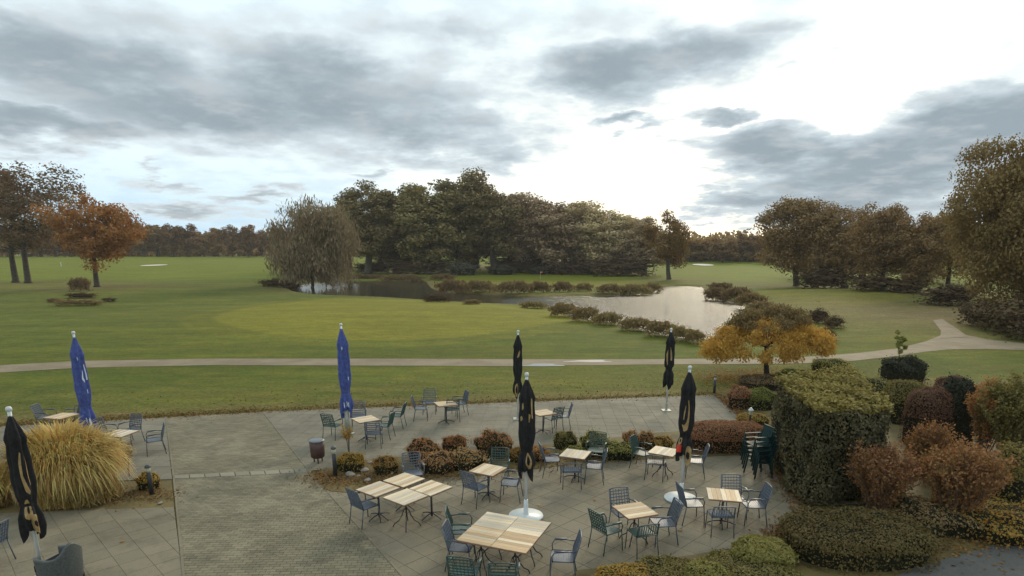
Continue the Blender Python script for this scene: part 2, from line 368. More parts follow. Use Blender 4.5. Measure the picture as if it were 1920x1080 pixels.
M['teal_metal'] = simple('green_metal', (.03, .062, .052), .45, var=.2, scale=12, obj_var=.15)
M['teal_seat'] = simple('green_seat', (.05, .092, .078), .5, var=.15, scale=20, obj_var=.1)
M['dark_metal'] = simple('black_iron', (.03, .032, .036), .5, var=.2, scale=10)
M['green_plastic'] = simple('dark_green_plastic', (.008, .03, .028), .6, var=.15, scale=6, obj_var=.2, spec=.2)
M['black_cloth'] = simple('black_canvas', (.016, .015, .016), .85, var=.3, scale=12, bmp=.2, spec=.25)
M['blue_cloth'] = simple('blue_canvas', (.065, .09, .27), .8, var=.22, scale=10, bmp=.2, spec=.25)
M['gold'] = simple('gold_print', (.36, .24, .10), .6, var=.2, scale=15)
M['white_print'] = simple('white_print', (.62, .68, .78), .6, var=.1)
M['red_print'] = simple('red_print', (.62, .045, .02), .6, var=.1)
M['white_metal'] = simple('white_painted_metal', (.55, .58, .57), .4, var=.08, scale=5)
M['pale_sleeve'] = simple('pale_sleeve', (.36, .36, .30), .6, var=.12)
M['bin'] = simple('brown_bin', (.055, .022, .016), .5, var=.3, scale=6)
M['bin_lid'] = simple('grey_lid', (.15, .16, .165), .4, var=.1)
M['rattan'] = simple('dark_grey_rattan', (.062, .07, .068), .55, var=.25, scale=30, bmp=.3)
M['cream'] = simple('cream_lens', (.42, .40, .28), .4, var=.1)
M['twig'] = simple('grey_twig', (.12, .10, .075), .8, var=.3)
M['flag'] = simple('orange_flag', (.55, .14, .04), .7, var=.1)
def wood(name, a, b):
    m, nt, p = nodes_of(name)
    n = tex_noise(nt, 5, 6, .6, stretch=(.5, 8, 1), dist=.6); c = ramp_mix(nt, srange(nt, n, .3, .72), a, b)
    oi = nt.nodes.new('ShaderNodeObjectInfo'); hs = nt.nodes.new('ShaderNodeHueSaturation')
    nt.links.new(srange(nt, oi.outputs['Random'], 0, 1, .82, 1.16), hs.inputs['Value']); nt.links.new(c, hs.inputs['Color'])
    nt.links.new(hs.outputs[0], p.inputs['Base Color']); p.inputs['Roughness'].default_value = .65; p.inputs['Specular IOR Level'].default_value = .25; return m
WOODS = [wood('teak_pale', (.50, .39, .26), (.66, .56, .40)), wood('teak_honey', (.42, .28, .15), (.57, .41, .25)), wood('teak_grey', (.40, .34, .27), (.54, .48, .39))]
M['wood_edge'] = simple('table_edge', (.24, .12, .075), .6, var=.2)
def water_mat():
    m, nt, p = nodes_of('pond_water')
    p.inputs['Base Color'].default_value = (.045, .042, .028, 1); p.inputs['Roughness'].default_value = .10; p.inputs['IOR'].default_value = 1.33
    p.inputs['Specular IOR Level'].default_value = .3
    a = tex_noise(nt, 1.5, 5, .62, stretch=(.6, 1.6, 1)); b = tex_noise(nt, 6, 3, .6, stretch=(.7, 1.5, 1))
    ad = nt.nodes.new('ShaderNodeMath'); ad.operation = 'MULTIPLY_ADD'; nt.links.new(b, ad.inputs[0]); ad.inputs[1].default_value = .3; nt.links.new(a, ad.inputs[2])
    # wind ruffles the open right-hand water more than the sheltered arm on the left
    tc = nt.nodes.new('ShaderNodeTexCoord'); sx = nt.nodes.new('ShaderNodeSeparateXYZ'); nt.links.new(tc.outputs['Object'], sx.inputs[0])
    wind = srange(nt, sx.outputs[0], -6, 14, .03, 1.0)
    bb = nt.nodes.new('ShaderNodeBump'); bb.inputs['Distance'].default_value = .27; nt.links.new(wind, bb.inputs['Strength']); nt.links.new(ad.outputs[0], bb.inputs['Height'])
    nt.links.new(bb.outputs[0], p.inputs['Normal'])
    return m
M['water'] = water_mat()

# ------------------------------------------------------------------ terrain
WATER_Z = -.35
def smooth(x, a, b):
    t = np.clip((x - a) / (b - a), 0, 1); return t * t * (3 - 2 * t)
def flat(px, py, z=0.0):
    x, y, w = ray(px, py); t = (z - CAM_H) / w; return x * t, y * t
def seg_poly_sd(P, X, Y):
    """signed distance (negative inside) of points to a closed polygon"""
    P = np.array(P); d = np.full(X.shape, 1e18); inside = np.zeros(X.shape, bool)
    for i in range(len(P)):
        ax, ay = P[i]; bx, by = P[(i + 1) % len(P)]
        ex, ey = bx - ax, by - ay; wx, wy = X - ax, Y - ay
        t = np.clip((wx * ex + wy * ey) / (ex * ex + ey * ey + 1e-12), 0, 1)
        d = np.minimum(d, (wx - ex * t) ** 2 + (wy - ey * t) ** 2)
        c = ((ay <= Y) & (by > Y)) | ((by <= Y) & (ay > Y))
        xi = ax + (Y - ay) * ex / (ey if abs(ey) > 1e-12 else 1e-12)
        inside ^= c & (X < xi)
    d = np.sqrt(d); return np.where(inside, -d, d)
def catmull(pts, n=4):
    P = np.array(pts, float); out = []
    for i in range(len(P)):
        p0, p1, p2, p3 = P[i - 1], P[i], P[(i + 1) % len(P)], P[(i + 2) % len(P)]
        for k in range(n):
            t = k / n
            out.append(.5 * ((2 * p1) + (-p0 + p2) * t + (2 * p0 - 5 * p1 + 4 * p2 - p3) * t * t + (-p0 + 3 * p1 - 3 * p2 + p3) * t ** 3))
    return np.array(out)
pond_px = [(548, 546), (600, 555), (700, 559), (800, 565), (900, 571), (1000, 576), (1035, 582), (1070, 594), (1110, 604), (1160, 611), (1230, 628), (1290, 640),
           (1325, 640), (1345, 620), (1380, 596), (1394, 582), (1390, 573), (1368, 566), (1332, 559), (1322, 546), (1310, 538), (1260, 537), (1238, 541),
           (1225, 549), (1190, 553), (1100, 555), (1000, 556), (930, 553), (860, 549), (812, 542), (800, 532), (790, 527), (700, 526), (640, 527), (590, 530), (560, 537)]
POND = catmull([flat(x, y, WATER_Z) for x, y in pond_px])
green_px = [(398, 600), (420, 588), (480, 574), (560, 565), (640, 560), (760, 562), (880, 568), (980, 575), (1050, 584), (1090, 597), (1050, 607), (1000, 616), (900, 630), (800, 638), (700, 640), (600, 637), (500, 628), (430, 614)]
GREEN = catmull([flat(*p) for p in green_px])
isl_px = [(830, 521), (900, 517), (1000, 516), (1120, 518), (1205, 524), (1215, 532), (1100, 535), (950, 534), (850, 529)]
ISL = catmull([flat(*p) for p in isl_px])
rg_px = [(1420, 556), (1480, 546), (1560, 545), (1640, 549), (1700, 560), (1650, 572), (1560, 578), (1470, 574)]
RGREEN = catmull([flat(*p) for p in rg_px])
def height(X, Y):
    X = np.asarray(X, float); Y = np.asarray(Y, float)
    r = np.hypot(X, Y)
    h = 5.2 * smooth(r, 145, 430) + 3.0 * smooth(r, 430, 1500)
    # low swell in front of the right-hand trees
    cx, cy = flat(1620, 556); h = h + 1.0 * np.exp(-(((X - cx) / 26) ** 2 + ((Y - cy) / 13) ** 2))
    # the big green is a slightly raised table
    cx, cy = flat(740, 592); h = h + .45 * np.exp(-(((X - cx) / 17) ** 2 + ((Y - cy) / 13) ** 2))
    und = .35 * np.sin(X * .045 + 1) * np.sin(Y * .035) * smooth(r, 45, 90)
    h = h + und
    sd = seg_poly_sd(POND, X, Y)
    f = smooth(sd, -1.2, 1.1); far = smooth(sd, 1.1, 8)
    return np.where(sd < 8, (h * far) * f + (1 - f) * (-.9), h)
def ground_at(px, py):
    """world point on the terrain seen at a pixel"""
    x, y, w = ray(px, py); z = 0.0
    for _ in range(25):
        if w >= -1e-4: t = 700
        else: t = min((z - CAM_H) / w, 1500)
        z = .5 * z + .5 * float(height(np.array([x * t]), np.array([y * t]))[0])
    return Vector((x * t, y * t, z))
def project(x, y, z):
    dx, dy, dz = x, y, z - CAM_H
    dep = dy * CP - dz * SP; up = dy * SP + dz * CP
    return 960 + CAM_F * dx / dep, CAM_Y0 - CAM_F * up / dep, dep
def z_at(P, py):
    """height of the point straight above P seen at row py"""
    a, b = P[2] - 1, P[2] + 60
    for _ in range(50):
        c = (a + b) / 2
        if project(P[0], P[1], c)[1] > py: a = c
        else: b = c
    return (a + b) / 2
def px_m(P): return CAM_F / project(P[0], P[1], P[2])[2]      # pixels per metre at P

def build_lawn():
    ang = np.concatenate([np.arange(-180, -54, 6.0), np.arange(-54, 54, .27), np.arange(54, 180, 6.0)]) * math.pi / 180
    rad = np.concatenate([[0.0, 2, 4, 6, 8], np.geomspace(9, 3500, 560)])
    A, Rr = np.meshgrid(ang, rad); X = Rr * np.sin(A); Y = Rr * np.cos(A); Z = height(X, Y)
    nr, na = X.shape; V = np.stack([X, Y, Z], -1).reshape(-1, 3)
    i, j = np.meshgrid(np.arange(nr - 1), np.arange(na), indexing='ij'); j2 = (j + 1) % na
    F = np.stack([i * na + j, i * na + j2, (i + 1) * na + j2, (i + 1) * na + j], -1).reshape(-1, 4)
    me = mesh_np('lawn', V, F[:, ::-1], M['lawn'], True)
    x, y = X.ravel(), Y.ravel(); col = np.zeros((len(x), 4), np.float32); col[:, 3] = 1
    g = 1 - smooth(seg_poly_sd(GREEN, x, y), -.5, .5)
    g = np.maximum(g, .30 * (1 - smooth(seg_poly_sd(GREEN, x, y), 2.6, 3.2)))
    g = np.maximum(g, .7 * (1 - smooth(seg_poly_sd(ISL, x, y), -1, 1.5))); g = np.maximum(g, .5 * (1 - smooth(seg_poly_sd(RGREEN, x, y), -1, 1.5)))
    col[:, 0] = g
    r = np.hypot(x, y)
    fair = smooth(r, 120, 190) * .85
    for (px, py, sx, sy, a) in ((380, 505, 60, 60, .7), (1380, 520, 26, 40, .9), (1300, 560, 10, 8, 0)):
        cx, cy = flat(px, py); fair = np.maximum(fair, a * np.exp(-((x - cx) / sx) ** 2 - ((y - cy) / sy) ** 2))
    col[:, 2] = fair
    # worn, leaf-strewn turf: along the terrace edge and under the trees
    a = flat(0, 800); b = flat(1345, 742); t = np.clip((x - a[0]) / (b[0] - a[0]), -1, 1.4); ey = a[1] + (b[1] - a[1]) * t
    lit = .7 * (1 - smooth(y - ey, .4, 3.4)) * (y > ey - 60)
    lit = np.maximum(lit, .15 * (1 - smooth(y - ey, 4, 9)))
    for (px, py, rad_, am) in ((40, 533, 16, .6), (180, 540, 13, .7), (590, 543, 9, .8), (1252, 524, 11, .6), (1850, 590, 20, .9), (1700, 560, 12, .3), (1437, 707, 3.2, .5), (1560, 540, 22, .3)):
        cx, cy = flat(px, py); lit = np.maximum(lit, am * np.exp(-((x - cx) ** 2 + (y - cy) ** 2) / rad_ ** 2))
    cx, cy = flat(960, 513); lit = np.maximum(lit, .9 * (1 - smooth(np.abs(x - cx + 3) / 45, .85, 1.1)) * smooth(y, cy - 3, cy + 8) * (1 - smooth(y, cy + 40, cy + 60)))
    pd = seg_poly_sd(POND, x, y); lit = np.maximum(lit, .75 * (1 - smooth(pd, .2, 1.8)))
    col[:, 1] = lit
    at = me.color_attributes.new('zone', 'FLOAT_COLOR', 'POINT'); at.data.foreach_set('color', col.ravel())
    return tag(link('lawn', me), 'mown golf course grass with a paler putting green', kind='structure')
build_lawn()
def sheet(name, pts, z, mat, label=None, kind='structure', cell=None):
    P = [Vector((p[0], p[1], z)) for p in pts]
    tri = tessellate_polygon([P]); me = bpy.data.meshes.new(name)
    a = P[tri[0][0]]; b = P[tri[0][1]]; c = P[tri[0][2]]
    if (b - a).cross(c - a).z < 0: tri = [t[::-1] for t in tri]
    me.from_pydata([tuple(p) for p in P], [], [tuple(t) for t in tri]); me.materials.append(mat); me.update()
    return tag(link(name, me), label, kind=kind)
wm = [Vector((p[0], p[1], WATER_Z)) for p in POND]
# the water sheet runs a little under the bank
cxy = POND.mean(0)
def offset_poly(P, d):
    P = np.array(P); nx = np.roll(P, -1, 0) - np.roll(P, 1, 0); n = np.stack([nx[:, 1], -nx[:, 0]], 1); n /= np.linalg.norm(n, axis=1)[:, None] + 1e-9
    area = .5 * np.sum(P[:, 0] * np.roll(P[:, 1], -1) - np.roll(P[:, 0], -1) * P[:, 1]); return P + n * d * (1 if area > 0 else -1)
sheet('water', offset_poly(POND, .45), WATER_Z, M['water'], 'pond water ruffled by wind')
# cart path with its fork
up = [(-160, 694), (0, 685), (150, 677), (400, 673), (700, 673), (960, 674), (1200, 674), (1400, 672), (1500, 670), (1600, 663), (1680, 654), (1735, 641), (1768, 628), (1805, 628), (1850, 637), (1920, 645), (2060, 655), (2300, 668)]
lo = [(-160, 708), (0, 699), (150, 690), (400, 685), (700, 686), (960, 687), (1200, 684), (1400, 683), (1500, 682), (1600, 677), (1680, 668), (1735, 660), (1775, 656), (1810, 655), (1850, 655), (1920, 657), (2060, 668), (2300, 690)]
spur_l = [(1749, 602), (1756, 612), (1764, 622), (1762, 636)]
spur_r = [(1767, 600), (1780, 609), (1796, 619), (1815, 633)]
def drape(mb, A, B, lift, n=8, m=7):
    A = [np.array(flat(*p)) for p in A]; B = [np.array(flat(*p)) for p in B]; t = np.linspace(0, len(A) - 1, (len(A) - 1) * n + 1); V = []
    for q in t:
        i = min(int(q), len(A) - 2); f = q - i; f = f * f * (3 - 2 * f) * .4 + f * .6
        a = A[i] * (1 - f) + A[i + 1] * f; b = B[i] * (1 - f) + B[i + 1] * f
        for k in range(m):
            p = a + (b - a) * k / (m - 1); V.append((p[0], p[1], float(height(np.array([p[0]]), np.array([p[1]]))[0]) + lift))
    w = len(t); mb.add(V, [(i * m + k, (i + 1) * m + k, (i + 1) * m + k + 1, i * m + k + 1) for i in range(w - 1) for k in range(m - 1)])
mb = MB(); drape(mb, lo, up, .014); drape(mb, spur_r, spur_l, .030)
tag(mb.build('path', M['path']), 'pale gravel cart path crossing the lawn and forking at the right', kind='structure')
pm, pnt, pp = nodes_of('puddle_water'); pp.inputs['Base Color'].default_value = (.10, .09, .07, 1); pp.inputs['Roughness'].default_value = .04
for (cx, cy, rx, ry, lb) in ((1018, 685, 34, 2.6, 'shallow bright puddle on the path edge behind the middle black parasol'), (1105, 677.5, 40, 2.0, 'thin wet puddle along the far edge of the path')):
    pts = []
    for k in range(28):
        a = 2 * math.pi * k / 28; q = 1 + .22 * math.sin(3 * a + cx) + .12 * math.sin(5 * a)
        pts.append(flat(cx + rx * q * math.cos(a), cy + ry * q * math.sin(a)))
    tag(sheet('puddle', pts, .018, pm, lb, None), cat='puddle')
for (cx, cy, rx, ry) in ((288, 487.5, 16, 1.5), (1318, 497, 18, 1.6)):
    c0 = ground_at(cx, cy); s = 1 / px_m(c0); pts = []
    V = []; n = 20
    for k in range(n):
        a = 2 * math.pi * k / n; x = c0.x + rx * s * math.cos(a); y = c0.y + 7 * math.sin(a); V.append((x, y, float(height(np.array([x]), np.array([y]))[0]) + .15))
    mb = MB(); mb.add(V, [tuple(range(n))]); tag(mb.build('sand_bunker', M['sand']), 'sand bunker on the far fairway', kind='structure')

# ------------------------------------------------------------------ paving
def clip_poly(sub, clip):
    out = list(sub)
    for i in range(len(clip)):
        a, b = clip[i], clip[(i + 1) % len(clip)]; inp = out; out = []
        if not inp: return []
        def ins(p): return (b[0] - a[0]) * (p[1] - a[1]) - (b[1] - a[1]) * (p[0] - a[0]) >= 0
        for k in range(len(inp)):
            p, q = inp[k - 1], inp[k]; ip, iq = ins(p), ins(q)
            if ip != iq:
                dx, dy = q[0] - p[0], q[1] - p[1]; den = (b[0] - a[0]) * dy - (b[1] - a[1]) * dx
                t = ((b[1] - a[1]) * (p[0] - a[0]) - (b[0] - a[0]) * (p[1] - a[1])) / (den if abs(den) > 1e-12 else 1e-12)
                out.append((p[0] + dx * t, p[1] + dy * t))
            if iq: out.append(q)
    return out
def parea(P): return .5 * sum(P[i - 1][0] * P[i][1] - P[i][0] * P[i - 1][1] for i in range(len(P)))
def ccw(P): return P if parea(P) > 0 else P[::-1]
def inset(P, d):
    c = (sum(p[0] for p in P) / len(P), sum(p[1] for p in P) / len(P)); out = []
    for p in P:
        v = (p[0] - c[0], p[1] - c[1]); l = math.hypot(*v) or 1; out.append((c[0] + v[0] * (1 - d * 1.4 / l), c[1] + v[1] * (1 - d * 1.4 / l)))
    return out
def prism_data(P, z0, z1, bev=.003):
    n = len(P); Q = inset(P, bev)
    V = [(p[0], p[1], z0) for p in P] + [(p[0], p[1], z1 - bev * .7) for p in P] + [(p[0], p[1], z1) for p in Q]
    F = []
    for k in range(n):
        k2 = (k + 1) % n; F.append((k, k2, n + k2, n + k)); F.append((n + k, n + k2, 2 * n + k2, 2 * n + k))
    F.append(tuple(2 * n + k for k in range(n))); return V, F
def pave(name, label, region_parts, sx, sy, rot, gap, mat, piece, bond=False, limit=290, z_top=.022, org=(0, 0), zb=.014):
    """region_parts: convex polygons (world). Pieces nearest the camera are parts, the rest joined"""
    allp = [p for r_ in region_parts for p in r_]; root = None
    base = None
    mb = MB()
    for r_ in region_parts:
        r_ = ccw(r_); mb.add([(p[0], p[1], zb) for p in r_], [tuple(range(len(r_)))])
    root = tag(mb.build(name, M['joint']), label, kind='structure')
    c, s = math.cos(rot), math.sin(rot)
    loc = [((p[0] - org[0]) * c + (p[1] - org[1]) * s, -(p[0] - org[0]) * s + (p[1] - org[1]) * c) for p in allp]
    x0, x1 = min(p[0] for p in loc), max(p[0] for p in loc); y0, y1 = min(p[1] for p in loc), max(p[1] for p in loc)
    full = MB(); h = [(-sx / 2 + gap / 2, -sy / 2 + gap / 2), (sx / 2 - gap / 2, -sy / 2 + gap / 2), (sx / 2 - gap / 2, sy / 2 - gap / 2), (-sx / 2 + gap / 2, sy / 2 - gap / 2)]
    full.add(*prism_data(h, .0, z_top - .008)); fme = full.mesh(piece, mat)
    items = []
    for j in range(int(y0 // sy) - 1, int(y1 // sy) + 2):
        off = sx / 2 if (bond and j % 2) else 0
        for i in range(int(x0 // sx) - 1, int(x1 // sx) + 2):
            lx, ly = i * sx + off, j * sy
            W = [(org[0] + (lx + q[0]) * c - (ly + q[1]) * s, org[1] + (lx + q[0]) * s + (ly + q[1]) * c) for q in h]
            ctr = (org[0] + lx * c - ly * s, org[1] + lx * s + ly * c)
            for r_ in region_parts:
                P = clip_poly(W, ccw(r_))
                if len(P) < 3: continue
                a = abs(parea(P))
                if a < sx * sy * .04: continue
                Q = []
                for p in P:
                    if not Q or math.hypot(p[0] - Q[-1][0], p[1] - Q[-1][1]) > .004: Q.append(p)
                if len(Q) > 2 and math.hypot(Q[0][0] - Q[-1][0], Q[0][1] - Q[-1][1]) <= .004: Q.pop()
                if len(Q) < 3: continue
                px, py, dep = project(ctr[0], ctr[1], 0)
                vis = -30 < px < 1950 and py < 1110
                items.append((0 if vis else 1, dep, a > sx * sy * .93 * (1 - gap / sx) ** 2, ctr, Q))
    items.sort(key=lambda t: (t[0], t[1]))
    rest = MB()
    for k, (inv, dep, isfull, ctr, Q) in enumerate(items):
        dz = rng.uniform(-.0012, .0012)
        if k < limit and not inv:
            if isfull:
                o = link(piece, fme, root, (ctr[0], ctr[1], .008 + dz), rot)
            else:
                m2 = MB(); m2.add(*prism_data([(q[0] - ctr[0], q[1] - ctr[1]) for q in Q], 0, z_top - .008)); o = m2.build(piece, mat, root, loc=(ctr[0], ctr[1], .008 + dz))
        else: rest.add(*prism_data(Q, .008, z_top + dz))
    if rest.v: tag(rest.build(piece + '_field', mat, root), kind='stuff')
    return root
W_ = lambda *pts: [flat(*p) for p in pts]
# left terrace | brick walk | upper right terrace | lower right terrace
pave('left_terrace', 'grey slab terrace left of the brick walk, behind and beside the tall grass', [W_((-260, 815), (310, 784), (323, 900), (-260, 915))], .5, .5, R(0), .007, M['slab_grey'], 'paving_slab')
pave('near_terrace', 'terrace of slabs laid diagonally in front of the tall grass', [W_((-400, 978), (326, 952), (352, 1150), (-600, 1150))], .5, .5, R(45), .007, M['slab'], 'paving_slab')
bwalk = [W_((313, 784), (492, 773), (576, 880), (326, 893)), W_((327, 899), (581, 887), (815, 1150), (352, 1150))]
pave('brick_walk', 'walk of small grey bricks leading from the house to the lawn', bwalk, .20, .10, R(2), .009, M['brick'], 'brick', bond=True, zb=.009)
pave('upper_terrace', 'upper slab terrace along the lawn behind the planted strip', [W_((494, 773), (1345, 741), (1400, 790), (1240, 822), (580, 884))], .5, .5, R(-3), .008, M['slab_grey'], 'paving_slab')
pave('lower_terrace', 'lower slab terrace laid diagonally under most of the tables', [W_((583, 888), (1420, 845), (1522, 978), (1500, 1150), (817, 1150))], .5, .5, R(45), .007, M['slab'], 'paving_slab')
for i, (a, b, c_, d) in enumerate([((326, 893), (578, 880), (581, 887), (327, 899))]):
    mb = MB(); P = ccw([flat(*p) for p in (a, b, c_, d)]); A_, B_, C_, D_ = [np.array(p) for p in P]; n = 9
    band = tag(MB().build('edging_band', M['joint']), 'band of pale edging stones across the brick walk', kind='structure')
    for k in range(n):
        t0, t1 = k / n + .003, (k + 1) / n - .003
        q = [tuple(A_ + (B_ - A_) * t0), tuple(A_ + (B_ - A_) * t1), tuple(D_ + (C_ - D_) * t1), tuple(D_ + (C_ - D_) * t0)]
        m2 = MB(); m2.add(*prism_data(ccw(q), .004, .03)); m2.build('edging_stone', M['band'], band)
def edge_line(pts, name, label, w=.05):
    root = tag(MB().build(name, M['slab']), label, kind='structure'); P = [np.array(flat(*p)) for p in pts]
    for a, b in zip(P[:-1], P[1:]):
        L_ = np.linalg.norm(b - a); n = max(1, int(round(L_ / 1.0)))
        for k in range(n):
            p = a + (b - a) * (k / n); q = a + (b - a) * ((k + 1) / n); d = (q - p) / np.linalg.norm(q - p)
            mb = MB(); mb.bar((*(p + d * .006), .012), (*(q - d * .006), .012), w, .04); mb.build('kerb_stone', M['slab'], root)
edge_line([(311.5, 784), (326, 896), (351, 1140)], 'walk_kerb', 'narrow kerb along the left side of the brick walk')
edge_line([(493, 773), (578, 882), (816, 1150)], 'walk_kerb', 'narrow kerb along the right side of the brick walk')
# beds and asphalt
sheet('flower_bed', W_((583, 888), (700, 862), (1000, 838), (1240, 812), (1440, 800), (1470, 850), (1240, 862), (1130, 866), (900, 893), (760, 901), (650, 925), (612, 922)), .032, M['soil'], 'planted strip of shrubs and stones between the two terraces')
sheet('flower_bed', W_((-300, 916), (322, 901), (327, 951), (-300, 977)), .012, M['soil'], 'bed around the tall straw-coloured grass')
sheet('flower_bed', W_((1347, 742), (1480, 716), (1640, 728), (1800, 752), (2300, 770), (2600, 1010), (1690, 1084), (1480, 1200), (1000, 1200), (1080, 1072), (1180, 1062), (1380, 1030), (1468, 990), (1522, 978), (1440, 850), (1402, 790)), .036, M['soil'], 'shrub bed with bark soil on the right')
sheet('asphalt_drive', W_((1560, 1160), (1700, 1072), (1925, 1008), (2500, 930), (2500, 1400), (1560, 1400)), .044, M['asphalt'], 'dark asphalt drive in the lower right corner')

# ------------------------------------------------------------------ foliage
def leaf_quads(P, size, nrm=None, aspect=.6, flatten=.0, droop=None):
    """one rhombus-like quad per point; returns V,F"""
    n = len(P); a = rng.normal(size=(n, 3))
    if nrm is not None: a = a - nrm * np.sum(a * nrm, 1)[:, None] + .45 * rng.normal(size=(n, 3))
    if droop is not None: a = a * .35 + np.array(droop)
    a /= np.linalg.norm(a, axis=1)[:, None] + 1e-9
    b = rng.normal(size=(n, 3))
    if nrm is not None: b = np.cross(nrm + .5 * b, a)
    else: b = np.cross(b, a)
    b /= np.linalg.norm(b, axis=1)[:, None] + 1e-9
    s = (size * rng.uniform(.45, 1.55, n))[:, None] if np.isscalar(size) else size[:, None]
    V = np.stack([P - a * s * .5, P + b * s * aspect * .5, P + a * s * .5, P - b * s * aspect * .5], 1).reshape(-1, 3)
    return V, np.arange(4 * n).reshape(-1, 4)
def tubes_mesh(name, segs, mat, n=6):
    mb = MB()
    for pts, rs in segs: mb.tube(pts, rs, n)
    return mb.mesh(name, mat, True)
def tree_meshes(name, H, W, base, n_leaf, leaf, mat, seed, clumps=60, cr=.16, trunk_r=.03, lean=0, round_=1.0, hollow=.55, limbs=9, bark='bark', droop=None, flat_bottom=False, aspect=.7, wob=.22, twin=False):
    """crown between base*H and H, half width W/2; leaves gathered in clumps round branch ends"""
    r_ = np.random.default_rng(seed); global rng; old = rng; rng = r_
    zc = (base + 1) / 2 * H; hz = (1 - base) / 2 * H
    C = []
    while len(C) < clumps:
        d = r_.normal(size=3); d /= np.linalg.norm(d); rr = hollow + (.95 - hollow) * r_.random() ** .6
        if flat_bottom and d[2] < -.25: continue
        lump = 1 + min(wob, .2) * math.sin(3.1 * d[0] + 4 * d[2] + seed) * math.cos(2.7 * d[1] + seed * 2)
        w = W / 2 * rr * lump * (1 - .35 * max(0, d[2]) * (1 - round_))
        C.append((d[0] * w * .9, d[1] * w * .9, zc + d[2] * hz * rr * lump * .92))
    C = np.array(C); cs = W * cr * r_.uniform(.6, 1.3, clumps); ctr = np.array([0, 0, zc])
    for _ in range(8):          # every clump touches a neighbour
        dd = np.linalg.norm(C[:, None] - C[None], axis=2) - .78 * (cs[:, None] + cs[None]); np.fill_diagonal(dd, 9); bad = np.sort(dd, axis=1)[:, 1] > 0
        C[bad] = ctr + (C[bad] - ctr) * .85
    pick = r_.choice(clumps, n_leaf, p=cs ** 2 / np.sum(cs ** 2))
    d = r_.normal(size=(n_leaf, 3)); d /= np.linalg.norm(d, axis=1)[:, None]; rad = r_.random(n_leaf) ** .45
    P = C[pick] + d * (rad * cs[pick])[:, None] * np.array([1, 1, .72])
    fz = (H * .985 - base * H) / (np.percentile(P[:, 2], 99.7) - base * H); fx = (W / 2) / np.percentile(np.hypot(P[:, 0], P[:, 1]), 98.5)
    P = P * np.array([fx, fx, 1]); P[:, 2] = base * H + (P[:, 2] - base * H) * fz; C = C * np.array([fx, fx, 1]); C[:, 2] = base * H + (C[:, 2] - base * H) * fz * .97
    nrm = d * np.array([1, 1, 1.2]); nrm /= np.linalg.norm(nrm, axis=1)[:, None]
    if droop:
        P[:, 2] -= np.abs(r_.normal(size=n_leaf)) * droop * H * (np.hypot(P[:, 0], P[:, 1]) / (W / 2)); P[:, 2] = np.maximum(P[:, 2], .02 * H)
        V, F = leaf_quads(P, leaf, None, aspect, droop=(0, 0, -1.0))
    else: V, F = leaf_quads(P, leaf, nrm, aspect)
    crown = mesh_np(name + '_crown', V, F, mat)
    segs = []
    tr = trunk_r * H; top = Vector((lean * H, 0, H * (base + (1 - base) * .55)))
    def trunk_pt(t): return Vector((lean * H * t + .012 * H * math.sin(t * 5 + seed), .010 * H * math.sin(t * 4 + seed * 2), t * top.z))
    segs.append(([trunk_pt(t) for t in (0, .03, .2, .4, .6, .8, 1)], [tr * 1.5, tr * 1.08, tr * .92, tr * .78, tr * .58, tr * .38, tr * .15]))
    idx = r_.permutation(clumps)[:limbs * 3]
    for q, i in enumerate(idx):
        c = Vector(C[i]); t = r_.uniform(max(.2, base * 1.3), .95)
        zz = min(c.z * .8, top.z * .95); t = max(.25 if base < .5 else base, zz / top.z); t = min(t, .95)
        s = trunk_pt(t); mid = s.lerp(c, .5) + Vector((0, 0, -.03 * H * r_.random())); rr = tr * (.55 - .35 * t) * (1 if q < limbs else .5)
        segs.append(([s, s.lerp(mid, .55) + Vector((0, 0, .01 * H)), mid, c], [rr, rr * .75, rr * .5, rr * .18]))
    trunk = tubes_mesh(name + '_trunk', segs, M[bark], 6)
    rng = old
    return trunk, crown
def place_tree(name, tm, loc, sx, sz, rz, label, cat='tree', group=None, lean=0):
    t = empty(name, loc, rz); t.scale = (sx, sx, sz); tag(t, label, cat, group)
    px = project(*loc)[0]; tilt = max(-.2, min(.2, (960 - px) / 4500)) * .85 if loc[1] < 270 else 0   # edge trees lean a little towards the open course
    t.rotation_euler = (Matrix.Rotation(tilt, 3, 'Y') @ Matrix.Rotation(rz, 3, 'Z')).to_euler()
    link('trunk', tm[0], t); link('crown', tm[1], t); return t
T = {}
T['oakA'] = tree_meshes('oak_a', 20, 16, .08, 24000, .42, M['oak'], 11, 110, .145, hollow=.4)
T['oakB'] = tree_meshes('oak_b', 20, 15, .06, 24000, .42, M['oak'], 23, 110, .145, hollow=.4)
T['aldA'] = tree_meshes('alder_a', 22, 13, .08, 22000, .45, M['alder'], 31, 110, .15, hollow=.3)
T['aldB'] = tree_meshes('alder_b', 22, 12, .12, 17000, .45, M['alder'], 37, 80, .15, hollow=.25, wob=.3)
T['brA'] = tree_meshes('brown_a', 20, 13, .02, 22000, .45, M['brown_wood'], 41, 110, .145, hollow=.3)
T['brB'] = tree_meshes('brown_b', 20, 12, .02, 19000, .45, M['brown_wood'], 43, 95, .15, hollow=.25, wob=.3)
T['lone'] = tree_meshes('lone', 18, 13, .16, 11000, .4, M['oak_warm'], 47, 48, .14, wob=.4)
T['sparse'] = tree_meshes('sparse', 24, 14, .14, 10500, .34, M['sparse'], 53, 130, .105, hollow=.2, limbs=22, trunk_r=.016)
T['orange'] = tree_meshes('orange', 15, 15, .22, 15500, .36, M['orange'], 59, 110, .11, hollow=.3, limbs=16, trunk_r=.028)
T['willow'] = tree_meshes('willow', 15, 16, .0, 36000, .60, M['willow'], 61, 130, .13, hollow=.3, droop=.10, aspect=.22, limbs=22, trunk_r=.02)
